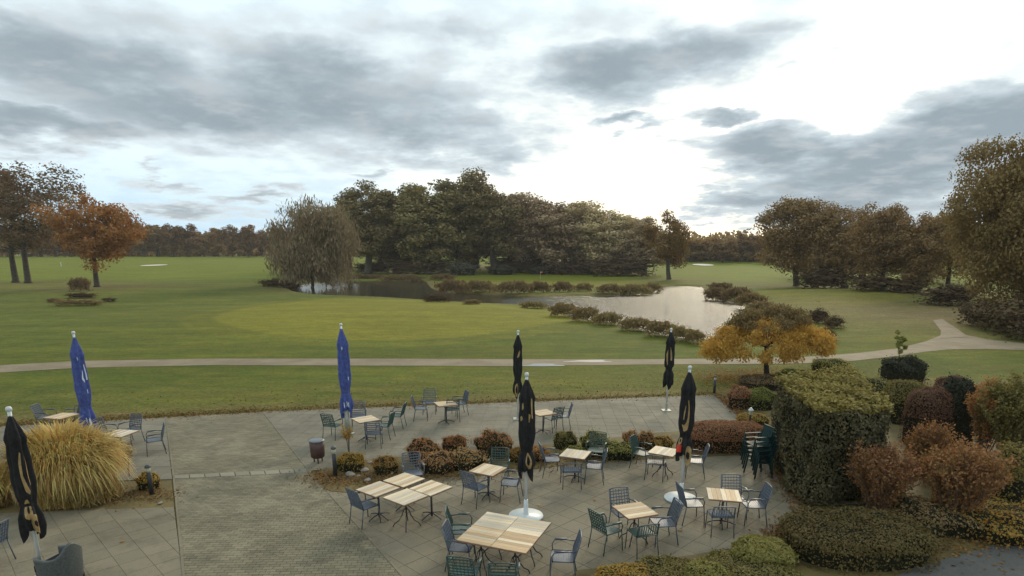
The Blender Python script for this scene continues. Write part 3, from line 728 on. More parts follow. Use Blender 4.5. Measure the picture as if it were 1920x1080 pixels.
T['big'] = tree_meshes('big', 20, 20, .01, 90000, .27, M['big_oak'], 67, 340, .095, hollow=.35, limbs=14)
T['yellow'] = tree_meshes('yellow', 3.6, 6.4, .34, 6500, .16, M['maple_y'], 71, 90, .085, hollow=.62, limbs=16, trunk_r=.035, bark='bark_dark', flat_bottom=False)
T['far'] = tree_meshes('far', 20, 14, .0, 3400, 1.0, M['far'], 73, 40, .17, hollow=.4)
T['far2'] = tree_meshes('far_b', 20, 12, .0, 3200, 1.0, M['far'], 79, 34, .18, hollow=.4, wob=.4)

def tree_px(name, key, Hn, Wn, px, py, top, wpx, label, cat='tree', group=None, rz=None, back=0):
    P = ground_at(px, py)
    if back: 
        k = (P.y + back) / P.y; x, y = P.x * k, P.y + back; P = Vector((x, y, float(height(np.array([x]), np.array([y]))[0])))
    h = z_at(P, top) - P.z; w = wpx / px_m(P)
    return place_tree(name, T[key], P, w / Wn, h / Hn, rz if rz is not None else random.uniform(0, 6.28), label, cat, group)
# left foreground-of-the-woods trees
tree_px('parkland_tree', 'sparse', 24, 14, 27, 531, 316, 195, 'tall thin-crowned tree at the left edge, left one of a close pair', back=3)
tree_px('parkland_tree', 'sparse', 24, 14, 50, 531, 294, 190, 'tallest left-hand tree with rust-tipped thin crown, right one of a close pair', rz=2.1)
tree_px('parkland_tree', 'orange', 15, 15, 180, 538, 368, 164, 'orange autumn tree with a low fork standing alone on the left lawn', rz=1.0)
tree_px('parkland_tree', 'willow', 15, 16, 588, 545, 374, 168, 'brown drooping willow-like tree at the left end of the pond', rz=.5)
# the wood behind the island green: (x, base y, top, width, proto, back, label)
woods = [(690, 514, 338, 95, 'aldB', 0, 'tall dark tree at the left end of the wood, ragged narrow top beside the willow'),
         (745, 514, 350, 100, 'aldA', 6, 'dark green tree second from the left end of the wood behind the pond'),
         (803, 514, 346, 110, 'aldA', 0, 'broad dark green tree left of the highest crown in the wood'),
         (862, 514, 322, 110, 'aldA', 8, 'highest rounded crown in the middle of the wood'),
         (925, 513, 345, 95, 'aldB', 0, 'dark tree just right of the highest crown in the wood'),
         (975, 512, 362, 95, 'brA', 5, 'brown-grey tree above the grey shrubs right of the wood centre'),
         (1030, 512, 376, 95, 'brB', 0, 'brown tree with flat top behind the flagstick'),
         (1090, 512, 378, 95, 'brA', 4, 'round brown crown a third of the way in from the right end of the wood'),
         (1130, 514, 392, 80, 'brB', 0, 'smaller brown tree right of the round brown crown'),
         (1170, 515, 405, 75, 'brA', 5, 'low brown tree with dense base near the right end of the wood'),
         (1208, 516, 408, 70, 'brB', 0, 'last dense brown tree at the right end of the wood'),
         (655, 512, 372, 70, 'aldB', 14, 'dark tree half hidden behind the willow crown'),
         (715, 508, 372, 100, 'aldA', 22, 'rear tree filling the gap between the two left dark trees'),
         (890, 508, 352, 120, 'aldA', 24, 'rear dark tree behind the highest crown'),
         (1000, 508, 385, 120, 'brA', 24, 'rear brown tree between the flat top and the grey shrubs'),
         (1060, 508, 395, 110, 'brB', 24, 'rear brown tree behind the round brown crown'),
         (1150, 508, 412, 110, 'brA', 22, 'rear low tree behind the right part of the wood')]
DIM = {'aldA': (22, 13), 'aldB': (22, 12), 'brA': (20, 13), 'brB': (20, 12), 'lone': (18, 13), 'oakA': (20, 16), 'oakB': (20, 15), 'big': (20, 20), 'far': (20, 14), 'far2': (20, 12)}
for (x, b, t, w, k, back, lb) in woods:
    tree_px('woodland_tree', k, *DIM[k], x, b, t, w * 1.34, lb, group='trees of the wood behind the pond', back=back)
tree_px('parkland_tree', 'lone', 18, 13, 1254, 524, 394, 98, 'lone tree with open brown crown right of the wood by the pond', rz=.4)
right = [(1492, 536, 370, 118, 'oakA', 0, 'round-crowned brown oak at the left end of the right-hand row'),
         (1580, 540, 382, 105, 'oakB', 0, 'second oak from the left in the right-hand row, tall oval crown'),
         (1655, 543, 386, 90, 'oakA', 2, 'third oak in the right-hand row with pointed top'),
         (1722, 546, 402, 92, 'oakB', 0, 'fourth, darker oak in the right-hand row'),
         (1778, 550, 392, 90, 'oakA', 4, 'oak half hidden by the huge tree at the right edge'),
         (1615, 530, 420, 120, 'oakB', 18, 'rear oak between the second and third of the right-hand row'),
         (1540, 530, 430, 110, 'oakA', 20, 'rear oak between the first and second of the right-hand row'),
         (1700, 535, 425, 130, 'oakA', 18, 'rear oak behind the fourth of the right-hand row')]
for (x, b, t, w, k, back, lb) in right:
    tree_px('oak_tree', k, *DIM[k], x, b, t, w * 1.25, lb, group='oaks in the right-hand row', back=back)
tree_px('oak_tree', 'big', 20, 20, 1915, 602, 220, 262, 'huge rust-brown tree filling the right edge', rz=.3)
tree_px('oak_tree', 'big', 20, 20, 2030, 640, 200, 330, 'second huge tree cut off by the right edge behind the first', rz=2.3, back=10)
# far tree lines
far_rows = []
for i, x in enumerate(range(-60, 560, 27)):
    P = ground_at(500, 481); r0 = 390 + random.uniform(-15, 35); az = math.atan((x - 960) / CAM_F)
    X, Y = r0 * math.sin(az), r0 * math.cos(az); P = Vector((X, Y, float(height(np.array([X]), np.array([Y]))[0])))
    top = 424 + random.uniform(-9, 9); h = z_at(P, top) - P.z; k = random.choice(['far', 'far2'])
    place_tree('far_tree', T[k], P, random.uniform(.95, 1.3), h / 20, random.uniform(0, 6), 'brown tree in the distant tree line beyond the left fairway', 'tree', 'distant tree line beyond the left fairway')
for i, x in enumerate(range(1285, 1480, 20)):
    r0 = 300 + random.uniform(-10, 25); az = math.atan((x - 960) / CAM_F); X, Y = r0 * math.sin(az), r0 * math.cos(az)
    P = Vector((X, Y, float(height(np.array([X]), np.array([Y]))[0]))); top = 450 + random.uniform(-5, 5) - (10 if i == 5 else 0)
    h = z_at(P, top) - P.z; place_tree('far_tree', T[random.choice(['far', 'far2'])], P, random.uniform(.7, .95), h / 20, random.uniform(0, 6), 'grey-brown tree in the distant line seen in the gap right of the pond', 'tree', 'distant tree line right of the pond')
def far_wood():
    Vs = []; n = 0
    P = []
    for _ in range(900):
        az = R(random.uniform(-60, 60)); r0 = random.uniform(418, 540); X, Y = r0 * math.sin(az), r0 * math.cos(az)
        z = float(height(np.array([X]), np.array([Y]))[0]); h = random.uniform(13, 21) if r0 > 455 else random.uniform(5, 9); c = rng.normal(size=(90, 3)); c /= np.linalg.norm(c, axis=1)[:, None]
        c *= rng.random((90, 1)) ** .4; P.append(np.array([X, Y, z + h * .46]) + c * np.array([8, 8, h * .5]))
    for _ in range(150):          # lower thicket filling the gap right of the pond
        az = R(random.uniform(13, 27)); r0 = random.uniform(300, 345); X, Y = r0 * math.sin(az), r0 * math.cos(az); h = random.uniform(4, 9) if r0 < 318 else random.uniform(8, 12)
        z = float(height(np.array([X]), np.array([Y]))[0]); c = rng.normal(size=(60, 3)); c /= np.linalg.norm(c, axis=1)[:, None]; c *= rng.random((60, 1)) ** .4
        P.append(np.array([X, Y, z + h * .46]) + c * np.array([4.5, 4.5, h * .5]))
    P = np.concatenate(P); V, F = leaf_quads(P, 2.4, None, .8)
    return tag(link('woodland', mesh_np('woodland', V, F, M['far'])), 'brown woodland mass along the horizon', kind='stuff')
far_wood()

# ------------------------------------------------------------------ shrubs
def shell_shrub(name, dims, n, leaf, mat, seed, p=2.5, lump=.12, lf=3.0, core=True, fuzz=.05, aspect=.6, bottom=0.0, upright=0.0):
    """clipped or mounded shrub of unit-less dims (w,d,h): leaves over a superellipsoid, dark twiggy inside"""
    global rng; old = rng; rng = np.random.default_rng(seed)
    w, d, h = dims; u = rng.normal(size=(n, 3)); u[:, 2] = np.where(u[:, 2] < -.2 * 1, np.abs(u[:, 2]), u[:, 2])
    def surf(u):
        q = (np.abs(u[:, 0]) ** p + np.abs(u[:, 1]) ** p + np.abs(u[:, 2]) ** p) ** (-1 / p)
        s = u * q[:, None]
        L_ = 1 + lump * (np.sin(lf * s[:, 0] * 2 + seed) * np.cos(lf * s[:, 1] * 1.7 + seed) + .6 * np.sin(lf * 2.3 * s[:, 2] + s[:, 0] * 4 * lf / 3 + seed * 3))
        return s, L_
    s, L_ = surf(u)
    depth = 1 - np.abs(rng.normal(size=n)) * fuzz * 1.6 + (rng.random(n) < .12) * rng.random(n) * fuzz * 1.5
    # lower half is brought down to the ground as straight sides
    z = s[:, 2].copy(); low = z < .15; z[low] = rng.uniform(-.75, .2, low.sum())
    P = np.stack([s[:, 0] * L_ * depth * w / 2, s[:, 1] * L_ * depth * d / 2, (z * L_ * depth * .57 + .43) * h], 1); P[:, 2] = np.maximum(P[:, 2], .02 * h)
    nrm = np.sign(s) * np.abs(s) ** (p - 1) / np.array([w, d, h]); nrm /= np.linalg.norm(nrm, axis=1)[:, None] + 1e-9
    V, F = leaf_quads(P, leaf, nrm, aspect) if not upright else leaf_quads(P, leaf, None, aspect, droop=(0, 0, upright))
    me = mesh_np(name, V, F, mat)
    cm = None
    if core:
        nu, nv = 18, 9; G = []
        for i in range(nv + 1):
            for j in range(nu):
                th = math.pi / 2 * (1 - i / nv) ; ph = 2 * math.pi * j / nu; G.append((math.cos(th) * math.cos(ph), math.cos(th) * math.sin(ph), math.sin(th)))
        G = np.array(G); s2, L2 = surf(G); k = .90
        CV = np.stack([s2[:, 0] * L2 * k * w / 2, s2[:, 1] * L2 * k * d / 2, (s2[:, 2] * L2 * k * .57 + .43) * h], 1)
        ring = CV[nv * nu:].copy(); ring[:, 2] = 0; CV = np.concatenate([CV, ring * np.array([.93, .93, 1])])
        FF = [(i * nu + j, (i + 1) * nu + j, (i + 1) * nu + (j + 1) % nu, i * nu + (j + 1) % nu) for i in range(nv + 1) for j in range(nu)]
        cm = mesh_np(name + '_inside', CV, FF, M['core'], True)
    rng = old; return me, cm
def put_shrub(sh, name, loc, scale, rz, label, cat='shrub', group=None):
    t = empty(name, loc, rz); t.scale = scale; tag(t, label, cat, group)
    link('foliage', sh[0], t)
    if sh[1] is not None: link('branches', sh[1], t)
    return t
S = {}
S['heath1'] = shell_shrub('heath_a', (1, 1, 1), 3000, .20, M['heath'], 1, 2.4, .20, 3.2, fuzz=.22, aspect=.16, upright=.8, core=False)
S['heath2'] = shell_shrub('heath_b', (1, 1, 1), 3000, .18, M['heath'], 5, 2.8, .18, 4.0, fuzz=.24, aspect=.18, upright=.6, core=False)
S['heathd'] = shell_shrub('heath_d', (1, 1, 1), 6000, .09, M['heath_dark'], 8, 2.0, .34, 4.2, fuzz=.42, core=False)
S['grey'] = shell_shrub('grey', (1, 1, 1), 2200, .09, M['grey_shrub'], 9, 2.2, .18, 2.8, fuzz=.1)
def shrub_px(key, name, px, py, wpx, hpx, label, depth=None, cat='shrub', group=None, rz=None, zoff=0, onwater=False):
    P = ground_at(px, py) if not onwater else Vector((*flat(px, py, WATER_Z), WATER_Z))
    s = 1 / px_m(P); w = wpx * s; h = max(.05, z_at(P, py - hpx) - P.z); d = depth or w * .8
    if rz is None: rz = random.choice((0, math.pi)) + random.uniform(-.15, .15)
    return put_shrub(S[key], name, P + Vector((0, 0, zoff)), (w, d, h), rz, label, cat, group)
bank = [('island shore', 'brown island shore shrub below the flag green', [(852, 548, 62, 22), (900, 549, 60, 22), (962, 550, 66, 22), (1012, 549, 40, 20), (1056, 548, 36, 19), (1094, 547, 32, 16), (1142, 550, 44, 17), (1190, 552, 56, 18), (1224, 549, 32, 18)], 2.2),
        ('near shore right', 'brown leggy near bank shrub of the open water', [(1058, 594, 52, 24), (1096, 603, 52, 25), (1138, 609, 48, 22), (1190, 620, 56, 22), (1236, 630, 50, 26), (1272, 638, 38, 26), (1302, 643, 30, 24)], 1.6),
        ('right shore', 'brown shrub on the right bank of open water', [(1345, 562, 46, 22), (1380, 564, 50, 24), (1408, 574, 48, 24), (1350, 545, 44, 14), (1428, 584, 36, 18)], 3.0),
        ('back shore', 'low brown hedge piece on the back bank of the pond', [(690, 527, 70, 12), (755, 527, 76, 12), (830, 526, 44, 12)], 2.0),
        ('left shore', 'low dark shrub on the left bank beside the willow', [(515, 538, 52, 13), (548, 545, 34, 13)], 2.0)]
place_words = {'island shore': ['leftmost, half under the wood shadow', 'second from the left', 'third and widest', 'fourth, small and square', 'fifth, small', 'sixth, smallest', 'seventh', 'eighth, long and low', 'at the right tip'],
               'near shore right': ['at the left end', 'second from left', 'third', 'fourth, after the gap', 'fifth and tallest', 'sixth', 'last, beside the yellow tree'],
               'right shore': ['nearest the water bend', 'behind the bend', 'just left of the yellow tree', 'small one at the far side', 'partly behind the yellow tree'],
               'back shore': ['left piece', 'long middle piece', 'right piece'], 'left shore': ['left piece', 'right piece']}
for nm, lb, L_, dep in bank:
    for i, (x, y, w, h) in enumerate(L_):
        shrub_px(random.choice(['heath1', 'heath2']) if nm != 'left shore' else 'heathd', 'bank_shrub', x, y, w, h, lb + ', ' + place_words[nm][i], dep, group='bank shrubs, ' + nm)
for x, y, w, h, lb in ((818, 566, 52, 12, 'dark low clump at the waterline behind the putting green'), (885, 571, 30, 9, 'small brown clump at the waterline right of the dark one'), (1000, 578, 46, 12, 'thin brown clump where pond arm meets open water')):
    shrub_px('heathd' if x < 850 else 'heath1', 'bank_shrub', x, y, w, h, lb, 1.5)
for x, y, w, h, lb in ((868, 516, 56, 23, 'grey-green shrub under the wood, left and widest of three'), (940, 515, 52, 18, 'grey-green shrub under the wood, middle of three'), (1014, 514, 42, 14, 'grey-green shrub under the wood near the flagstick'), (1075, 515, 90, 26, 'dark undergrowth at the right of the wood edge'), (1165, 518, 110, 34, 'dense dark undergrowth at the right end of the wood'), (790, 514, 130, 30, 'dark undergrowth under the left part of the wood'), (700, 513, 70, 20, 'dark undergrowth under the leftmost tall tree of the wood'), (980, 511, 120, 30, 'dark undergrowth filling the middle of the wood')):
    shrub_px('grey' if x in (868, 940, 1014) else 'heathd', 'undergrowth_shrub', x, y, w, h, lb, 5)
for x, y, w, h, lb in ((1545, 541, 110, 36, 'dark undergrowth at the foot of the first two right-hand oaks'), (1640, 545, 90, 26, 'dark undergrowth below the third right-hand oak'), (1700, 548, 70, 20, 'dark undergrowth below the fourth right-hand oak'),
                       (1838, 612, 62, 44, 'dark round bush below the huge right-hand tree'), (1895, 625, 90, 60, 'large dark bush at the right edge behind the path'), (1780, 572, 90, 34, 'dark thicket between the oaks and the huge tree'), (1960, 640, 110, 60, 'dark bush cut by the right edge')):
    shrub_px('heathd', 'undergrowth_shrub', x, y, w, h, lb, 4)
for x, y, w, h, k, lb in ((150, 546, 34, 24, 'heath1', 'round brown bush behind the low clipped beds on the left lawn'), (153, 559, 54, 9, 'heathd', 'short dark clipped hedge, upper of two on the left lawn'), (147, 573, 88, 11, 'heath2', 'long low clipped hedge, lower of two on the left lawn'), (102, 567, 22, 7, 'heath2', 'tiny clump left of the low clipped hedges'), (205, 566, 22, 7, 'heathd', 'tiny clump right of the low clipped hedges')):
    shrub_px(k, 'lawn_shrub', x, y, w, h, lb, 1.4 if h < 15 else None)
for x, y, w, h, lb in ((1533, 606, 34, 24, 'dark square-cut shrub right of the yellow tree, topmost'), (1562, 615, 34, 20, 'dark shrub right of the yellow tree, outermost'), (1545, 640, 36, 22, 'dark shrub right of the yellow tree, lowest')):
    shrub_px('heathd', 'lawn_shrub', x, y, w, h, lb)

# yellow weeping maple with bare brown top
yp = ground_at(1437, 708)
yt = place_tree('weeping_maple', T['yellow'], yp, 1, 1, .4, 'small umbrella-shaped tree, golden yellow leaves under a bare brown top')
yt.scale = (1.0, 1.0, 1.0)
def maple():
    global rng; old = rng; rng = np.random.default_rng(5)
    s = 1 / px_m(yp); W = 244 * s; H = z_at(yp, 570) - yp.z; hb = z_at(yp, 656) - yp.z
    for c in kids_of(yt): bpy.data.objects.remove(c[0])
    nb = 150; th = rng.uniform(0, 2 * math.pi, nb); rr = np.sqrt(rng.random(nb)) * W / 2 * .93
    zz = hb + (H - hb) * (1 - (rr / (W / 2)) ** 2.1) * .80 + rng.normal(size=nb) * .12
    C = np.stack([rr * np.cos(th), rr * np.sin(th) * .9, zz], 1)
    # skirt of hanging yellow clumps
    th2 = rng.uniform(0, 2 * math.pi, 90); r2 = W / 2 * rng.uniform(.72, 1.0, 90); C2 = np.stack([r2 * np.cos(th2), r2 * np.sin(th2) * .9, hb + (H - hb) * rng.uniform(-.04, .42, 90) * (1.25 - r2 / (W / 2) * .6)], 1)
    inner = C[(rr < W * .30)]; outer = np.concatenate([C[rr >= W * .30], C[rr >= W * .12] * np.array([1, 1, .93]) - np.array([0, 0, .22]), C2, C2[:60] * np.array([.8, .8, 1.04])])
    def clump(Cs, n, sz, leaf, mat, nm, squash=.6):
        i = rng.integers(0, len(Cs), n); d = rng.normal(size=(n, 3)); d /= np.linalg.norm(d, axis=1)[:, None]; d *= rng.random((n, 1)) ** .5
        P = Cs[i] + d * sz * np.array([1, 1, squash]); V, F = leaf_quads(P, leaf, None, .55, droop=(0, 0, -.5)); return mesh_np(nm, V, F, mat)
    link('crown', clump(outer, 30000, .36, .10, M['maple_y'], 'maple_yellow', .6), yt)['label'] = 'golden yellow hanging leaves'
    tw = link('twigs', clump(inner + np.array([0, 0, .10]), 11000, .36, .09, M['maple_t'], 'maple_brown', .8), yt); tw['label'] = 'bare brown twiggy top'
    mb = MB(); hub = Vector((0, 0, hb + .12)); mb.tube([(0, 0, 0), (.01, 0, .2), (-.02, .01, hb * .6), hub], [.16, .13, .12, .11], 8)
    for k in rng.permutation(len(C))[:22]:
        c = Vector(C[k]); m_ = hub.lerp(c, .5) + Vector((0, 0, .18)); mb.tube([hub, hub.lerp(m_, .5) + Vector((0, 0, .10)), m_, c], [.035, .024, .015, .005], 5)
    mb.build('trunk', M['bark_dark'], yt, True); rng = old
maple()

# foreground shrubs (sizes from the picture, real metres)
def fg(name, px, py, wpx, top, n, leaf, mat, seed, label, depth=None, p=2.3, lump=.12, lf=3, fuzz=.08, cat='shrub', aspect=.6, rz=0, upright=0, core=True):
    P = Vector((*flat(px, py), .03)); s = 1 / px_m(P); w = wpx * s; h = z_at(P, top) - P.z; d = depth or w * .85
    # the base row given is the front foot; step back half the depth
    k = (P.y + d * .45) / P.y; P = Vector((P.x * k, P.y + d * .45, .03)); w *= k; h = max(.1, z_at(P, top) - P.z) * .97
    sh = shell_shrub(name, (w, d, h), n, leaf, M[mat], seed, p, lump, lf, core, fuzz, aspect, upright=upright)
    return put_shrub(sh, name, P, (1, 1, 1), rz, label, cat)
def twiggy(name, px, py, wpx, top, mat, seed, label, nst=26, nleaf=3500, leaf=.06, cat='shrub'):
    nst = int(nst * 1.5); nleaf = int(nleaf * 2.4)
    """upright many-stemmed shrub: stems fan out of the ground, leaves towards their ends"""
    global rng; old = rng; rng = np.random.default_rng(seed)
    P = Vector((*flat(px, py), .03)); s = 1 / px_m(P); w = wpx * s; d = w * .8; k = (P.y + d * .35) / P.y
    P = Vector((P.x * k, P.y + d * .35, .03)); w *= k; h = z_at(P, top) - P.z
    t = empty(name, P); tag(t, label, cat); mb = MB(); pts = []
    for i in range(nst):
        a = rng.uniform(0, 6.28); r_ = math.sqrt(rng.random()) * w / 2 * .92; hh = h * (1 - .38 * (r_ / (w / 2)) ** 2) * rng.uniform(.78, 1.0)
        e = Vector((r_ * math.cos(a), r_ * math.sin(a) * .85, hh)); b = Vector((e.x * .18, e.y * .18, 0)); m_ = b.lerp(e, .5) + Vector((e.x * -.06, e.y * -.06, .08 * h))
        mb.tube([b, m_, e], [.014, .009, .003], 4)
        for _ in range(4):
            u = rng.uniform(.35, .8); q = (b.lerp(m_, u * 2) if u < .5 else m_.lerp(e, (u - .5) * 2)); e2 = q + Vector((rng.normal() * .09 * w, rng.normal() * .09 * w, rng.uniform(.12, .28) * h))
            e2.z = min(e2.z, h * .98); mb.tube([q, e2], [.007, .002], 3); pts.append((q, e2))
        pts.append((m_, e)); pts.append((m_, e))
        pts.append((b, m_)); pts.append((b.lerp(m_, .5), m_))
    A = np.array([p[0] for p in pts]); B = np.array([p[1] for p in pts]); i = rng.integers(0, len(pts), nleaf); u = rng.random((nleaf, 1)) ** .6
    L_ = A[i] * (1 - u) + B[i] * u + rng.normal(size=(nleaf, 3)) * .045; L_[:, 2] = np.maximum(L_[:, 2], .03)
    V, F = leaf_quads(L_, leaf, None, .6); link('foliage', mesh_np(name, V, F, M[mat]), t); mb.build('stems', M['twig'], t); rng = old; return t

# big clipped hedge block
def hedge_block():
    A_ = np.array(flat(1515, 957)); h = z_at((A_[0], A_[1], 0), 773)
    # top corners from the picture, on the plane z=h: near, left-back, far, right
    tc = [flat(1533, 773, h), flat(1451, 712, h), flat(1588, 684, h), flat(1678, 765, h)]
    t = empty('clipped_hedge', (tc[0][0], tc[0][1], 0)); tag(t, 'large block of clipped evergreen hedge with flat green top, skylight painted into its colour, beside the stacked chairs', 'hedge')
    o = np.array(tc[0]); Q = [np.array(p) - o for p in ccw([tuple(c) for c in tc])]
    tot = sum(np.linalg.norm(Q[i] - Q[i - 1]) for i in range(4)) * h; Ps = []; Ns = []
    for i in range(4):
        a, b = Q[i - 1], Q[i]; L_ = np.linalg.norm(b - a); n = int(48000 * L_ * h / tot * .8); d = (b - a) / L_; nn = np.array([d[1], -d[0]])
        u = rng.random(n) * L_; z = rng.random(n) * h; wob = .10 * np.sin(u * 3.1 + z * 2.3) + .08 * np.sin(z * 5.2 - u * 1.9) - .07 * np.exp(-np.minimum(u, L_ - u) * 9) - np.abs(rng.normal(size=n)) * .05 + (rng.random(n) < .1) * .06
        P = a + d * u[:, None] + nn * wob[:, None]; Ps.append(np.column_stack([P, z])); Ns.append(np.tile([nn[0], nn[1], .15], (n, 1)))
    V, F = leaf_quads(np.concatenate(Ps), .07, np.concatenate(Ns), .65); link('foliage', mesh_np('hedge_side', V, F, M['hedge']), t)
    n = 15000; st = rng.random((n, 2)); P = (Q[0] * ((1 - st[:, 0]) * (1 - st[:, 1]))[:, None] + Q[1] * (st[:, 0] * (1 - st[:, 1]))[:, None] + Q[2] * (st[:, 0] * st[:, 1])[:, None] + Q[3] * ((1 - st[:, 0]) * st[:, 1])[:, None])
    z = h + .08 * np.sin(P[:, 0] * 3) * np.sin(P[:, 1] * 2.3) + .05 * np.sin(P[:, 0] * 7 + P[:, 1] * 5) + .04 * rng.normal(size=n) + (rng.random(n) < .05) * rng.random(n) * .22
    V, F = leaf_quads(np.column_stack([P, z]), .075, np.tile([0, 0, 1.0], (n, 1)), .65); tp = link('clipped_top', mesh_np('hedge_lit_top', V, F, M['hedge_lit_top']), t); tp['label'] = 'flat clipped top, leaves coloured paler as lit from above'
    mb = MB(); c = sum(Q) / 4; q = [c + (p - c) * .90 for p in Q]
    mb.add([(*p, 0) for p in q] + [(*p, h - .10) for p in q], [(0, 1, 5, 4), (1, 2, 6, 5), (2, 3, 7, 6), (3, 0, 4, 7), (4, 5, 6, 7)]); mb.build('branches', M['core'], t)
hedge_block()
fg('low_clipped_shrub', 1592, 1078, 262, 968, 16000, .045, 'box_brown', 101, 'wide low clipped mound with dark front beside the asphalt drive', depth=1.9, p=3.0, lump=.05, lf=5, fuzz=.04)
fg('round_shrub', 1425, 1078, 112, 1012, 8000, .045, 'olive', 102, 'small rounded yellow-green bush left of the wide clipped mound', p=2.3, lump=.08, fuzz=.05)
fg('round_shrub', 1395, 1120, 190, 1058, 9000, .045, 'olive', 103, 'low rounded bush at the bottom edge in front of the small round one', p=2.3, lump=.1, fuzz=.05)
fg('low_hedge', 1250, 1130, 150, 1060, 8000, .04, 'box_brown', 104, 'brownish low bush at the bottom edge below the tables, middle', p=2.5, lump=.1, fuzz=.06)
fg('low_hedge', 1170, 1135, 120, 1068, 6000, .04, 'orangeleaf', 105, 'orange-brown low bush at the bottom edge, leftmost', p=2.5, lump=.1, fuzz=.07)
fg('low_hedge', 1320, 1130, 90, 1056, 5000, .04, 'olive', 106, 'greenish low bush at the bottom edge beside the rounded one', p=2.4, lump=.1, fuzz=.06)
fg('dark_shrub', 1688, 722, 80, 668, 5000, .08, 'darkleaf', 111, 'dark large-leaved bush on top of the topiary group', lump=.15, fuzz=.12)
fg('domed_topiary', 1690, 800, 84, 710, 7000, .05, 'box_brown', 112, 'brown domed topiary left of the purple one', p=2.6, lump=.04, fuzz=.035)
fg('domed_topiary', 1730, 842, 82, 724, 8000, .05, 'purple', 113, 'purple-brown domed topiary in the middle of the group', p=2.8, lump=.04, fuzz=.035)
fg('domed_topiary', 1782, 842, 72, 706, 7000, .06, 'darkleaf', 114, 'dark column-shaped bush right of the purple dome', p=2.8, lump=.07, fuzz=.06)
fg('domed_topiary', 1776, 770, 62, 703, 4000, .06, 'purple', 115, 'reddish bush capping the dark column', p=2.4, lump=.07, fuzz=.06)
twiggy('wispy_shrub', 1836, 870, 110, 708, 'redorange', 121, 'loose orange-red shrub behind the green one', 30, 5000, .06)
twiggy('wispy_shrub', 1888, 885, 150, 694, 'olive', 122, 'tall wispy green and yellow shrub at the right edge', 50, 9500, .07)
fg('green_shrub', 1895, 965, 90, 826, 9000, .055, 'hedge_lit_top', 123, 'rounded green bush at the right edge above the orange ground cover', lump=.1, fuzz=.07)
twiggy('red_shrub', 1642, 992, 160, 824, 'red', 124, 'dark red twiggy shrub in front of the big hedge', 50, 6500, .055)
twiggy('red_shrub', 1782, 1012, 172, 818, 'red', 125, 'large reddish-brown twiggy shrub, nearest of the red ones', 60, 9500, .055)
twiggy('red_shrub', 1732, 915, 100, 786, 'red', 126, 'small crimson shrub between the two larger red ones', 30, 3600, .055)
fg('ground_cover', 1735, 1016, 150, 940, 6500, .055, 'heath', 127, 'low grey-green cover below the red shrubs', lump=.2, fuzz=.15, core=True)
fg('ground_cover', 1872, 1034, 170, 955, 9000, .05, 'orangeleaf', 128, 'orange-leaved low cover along the asphalt edge', lump=.2, fuzz=.15)
fg('ground_cover', 1820, 975, 110, 920, 4000, .05, 'orangeleaf', 129, 'orange and yellow low shrub beneath the green bush', lump=.2, fuzz=.15)
fg('ground_cover', 1600, 990, 90, 950, 3500, .05, 'hedge', 130, 'dark low cover between red shrub and clipped mound', lump=.2, fuzz=.15)
fg('rust_hedge', 1360, 853, 150, 792, 13000, .04, 'rust', 131, 'low clipped rust-brown hedge behind the lower terrace', depth=1.4, p=4.0, lump=.03, fuzz=.03)
fg('green_mound', 1420, 772, 60, 727, 5000, .05, 'lime', 132, 'bright green mounded bush left of the big hedge', lump=.08, fuzz=.06)
fg('brown_mound', 1385, 770, 46, 722, 3500, .05, 'rust', 133, 'dark brown bush at the terrace corner behind the bollard', lump=.1, fuzz=.08)
fg('green_mound', 1425, 735, 90, 702, 5000, .05, 'heath', 134, 'brownish heath mound around the foot of the yellow tree', depth=1.6, lump=.1, fuzz=.08)
fg('green_mound', 1490, 722, 70, 692, 4500, .05, 'lime', 135, 'yellow-green bush behind the far end of the big hedge', lump=.1, fuzz=.08)
fg('brown_mound', 1555, 700, 72, 672, 4000, .05, 'olive', 136, 'olive bush with orange tint at the far corner of the big hedge', lump=.1, fuzz=.08)
fg('brown_mound', 1625, 760, 110, 705, 4000, .05, 'olive', 137, 'olive-brown low bush between big hedge and topiary', depth=1.8, lump=.1, fuzz=.08)
fg('brown_mound', 1410, 800, 60, 776, 3000, .045, 'orangeleaf', 138, 'low orange-brown bush behind the rust hedge', lump=.1, fuzz=.1)
# sapling behind the hedge
sp = tree_meshes('sapling', 2.6, .8, .25, 900, .08, M['lime'], 131, 24, .14, trunk_r=.01)
P0 = Vector((*flat(1685, 700), 0)); hh = z_at(P0, 618); place_tree('young_tree', sp, P0, .95, hh / 2.6, 0, 'slim pale green young tree rising behind the dark topiary')

# middle planted strip
strip = [(795, 872, 56, 822, 'redorange', 'red-tipped bush with two tops above the navy chair'), (853, 850, 42, 818, 'redorange', 'small red-brown ball bush behind the tan grass'), (925, 864, 62, 808, 'redorange', 'largest red-orange bush in the middle of the strip'),
         (815, 893, 60, 848, 'rust', 'dark brown bush in the front of the strip behind the diamond of tables'), (872, 886, 74, 844, 'tan', 'tan feathery mound left of the single table'), (660, 888, 46, 850, 'orangeleaf', 'orange and green bush beside the bollard'),
         (724, 893, 44, 856, 'orangeleaf', 'orange bush among the stones'), (1060, 846, 40, 809, 'olive', 'olive ball bush right of the big black parasol'), (1113, 858, 46, 809, 'olive', 'olive bush behind the green chair'),
         (1155, 866, 60, 828, 'olive', 'low olive bush in the right part of the strip'), (1182, 846, 28, 808, 'rust', 'small brown upright bush near the right end of the strip'), (1212, 846, 30, 808, 'tan', 'small tan bush at the right end of the strip'),
         (1240, 850, 36, 818, 'orangeleaf', 'low orange bush under the right parasol'), (1010, 870, 40, 838, 'rust', 'brown bush under the big black parasol'), (975, 872, 40, 840, 'orangeleaf', 'orange bush right of the dark green chair'), (1085, 862, 50, 838, 'olive', 'low olive clump behind the right-hand table')]
